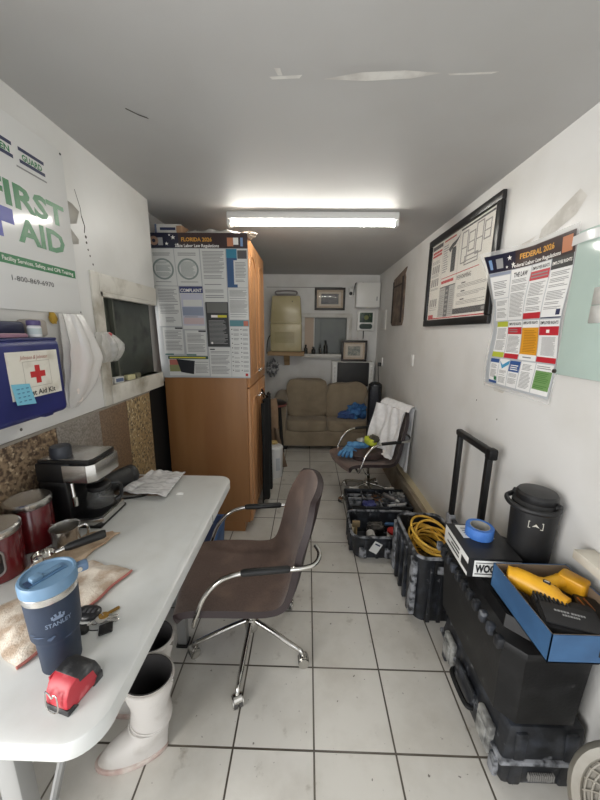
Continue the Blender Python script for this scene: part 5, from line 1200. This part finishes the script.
b = MB(); b.box(-.011, .011, -.008, .008, .030, .0395, black, .003, Matrix.Translation((.004, -.016, .008)) @ Matrix.Rotation(-.8, 4, 'Z')); b.box(-.007, .007, -.002, .002, .038, .0405, lbl, 0, Matrix.Translation((.004, -.016, .008)) @ Matrix.Rotation(-.8, 4, 'Z')); b.build('badge', t)
b = MB(); b.cyl((.028, -.07, .0), (.036, -.088, -.002), .022, black, .016); b.build('nozzle', t)
b = MB(); b.box(.03, .05, -.012, .004, .004, .02, black, .004); b.build('trigger', t)
t = thing('tool_pouch', 'black tool pouch with small grey lettering in the blue tray', 'pouch', (TX+.128, TY+.082, TZ+.05)); t.scale = (1.2, 1.15, 1.1)
b = MB(); b.box(-.085, .065, -.062, .062, -.038, .034, mat('black nylon', (22, 22, 24), .75, bump=.2, bscale=160), .016, Matrix.Rotation(-.35, 4, 'Z')); b.build('body', t)
b = MB(); X = Matrix.Rotation(-.35, 4, 'Z')
b.box(-.075, .05, -.054, .02, .034, .041, mat('black nylon flap', (30, 30, 32), .7), .003, X)
for i in range(9): b.box(-.08+.009*i, -.076+.009*i, .022, .055, .030, .040, mat('black webbing', (36, 36, 38), .8), .001, X)
b.build('flap', t)
b = MB(); 
for (x0, x1, y) in ((-.045, -.012, -.006), (-.008, .022, -.006), (-.03, .005, -.018)): 
    x = x0
    while x < x1: w2_ = .003+.003*random.random(); b.box(x, x+w2_, y-.003, y+.003, .0412, .0418, mat('pale stitching', (150, 150, 150), .7), 0, X); x += w2_+.0016
b.build('lettering', t)
t = thing('charger', 'black battery charger with copper contacts beside the tool pouch', 'charger', (TX+.225, TY+.135, TZ+.03), -.4)
b = MB(); b.box(-.035, .04, -.05, .05, -.025, .042, kb, .01); b.build('body', t)
b = MB(); b.box(-.02, -.016, -.02, .03, .042, .046, mat('copper', (190, 130, 90), .3, .9), 0, Matrix.Rotation(.3, 4, 'Z')); b.box(.0, .004, -.02, .03, .042, .046, mat('copper', (190, 130, 90), .3, .9), 0, Matrix.Rotation(.3, 4, 'Z')); b.build('contact', t)
b = MB()
for k in range(5): b.tube(smooth_path([(.0+.01*k, .0, 0), (.05, .012*k, .012), (.10+.006*k, .0, .004), (.06, -.03, .01), (.01, -.02, 0)], 5), .0045, black, 6)
tag(b.build('power_cable', loc=(TX+.09, TY+.05, TZ+.02)), 'black power cable tangled at the near end of the blue tray', 'cable')
# --- wall ledge and fan in the near corner
t = thing('wall_ledge', 'white painted wooden ledge corner on the wall by the jug', 'shelf', (XR, .98, .87))
b = MB(); b.box(-.075, -.001, -.62, .06, 0, .035, mat('white painted wood', (216, 210, 196), .5, col2=(198, 190, 174), nscale=9), .003); b.build('board', t)
b = MB(); b.box(-.05, -.001, -.3, -.27, -.10, 0, dirtywhite, .003); b.build('bracket', t)
t = thing('floor_fan', 'beige round floor fan with wire grille beside the tool chest', 'fan', (.945, .64, 0), math.radians(-55))
fb = mat('aged beige fan plastic', (156, 152, 142), .5, col2=(134, 128, 116), nscale=6)
XX = Matrix.Translation((0, 0, .335)) @ Matrix.Rotation(PI/2-.75, 4, 'X')
b = MB(); b.lathe([(.125, .035), (.13, .05), (.15, .05), (.162, .03), (.166, -.02), (.155, -.06), (.10, -.075), (0, -.075)], fb, 40, XX); b.build('housing', t)
b = MB()
for r in (.024, .040, .056, .072, .088, .104, .120): b.tube([XX @ Vector((r*math.cos(a), r*math.sin(a), .055-.9*r*r)) for a in [2*PI*i/36 for i in range(36)]], .0032, fb, 6, closed=True)
for i in range(26):
    a = 2*PI*i/26; b.tube([XX @ Vector(((.02+.105*k/6)*math.cos(a+.5*k/6), (.02+.105*k/6)*math.sin(a+.5*k/6), .056-.9*(.02+.105*k/6)**2)) for k in range(7)], .0026, fb, 6)
b.lathe([(.024, .05), (.024, .06), (0, .062)], fb, 20, XX); b.build('grille', t)
b = MB(); b.lathe([(.124, .03), (.124, .0), (0, -.01)], mat('dark fan inside', (50, 46, 42), .7), 30, XX); b.build('fan_well', t)
b = MB(); b.box(-.14, .14, -.07, .09, 0, .03, fb, .012); b.box(-.05, .05, -.03, .05, .028, .14, fb, .012); b.build('base', t)
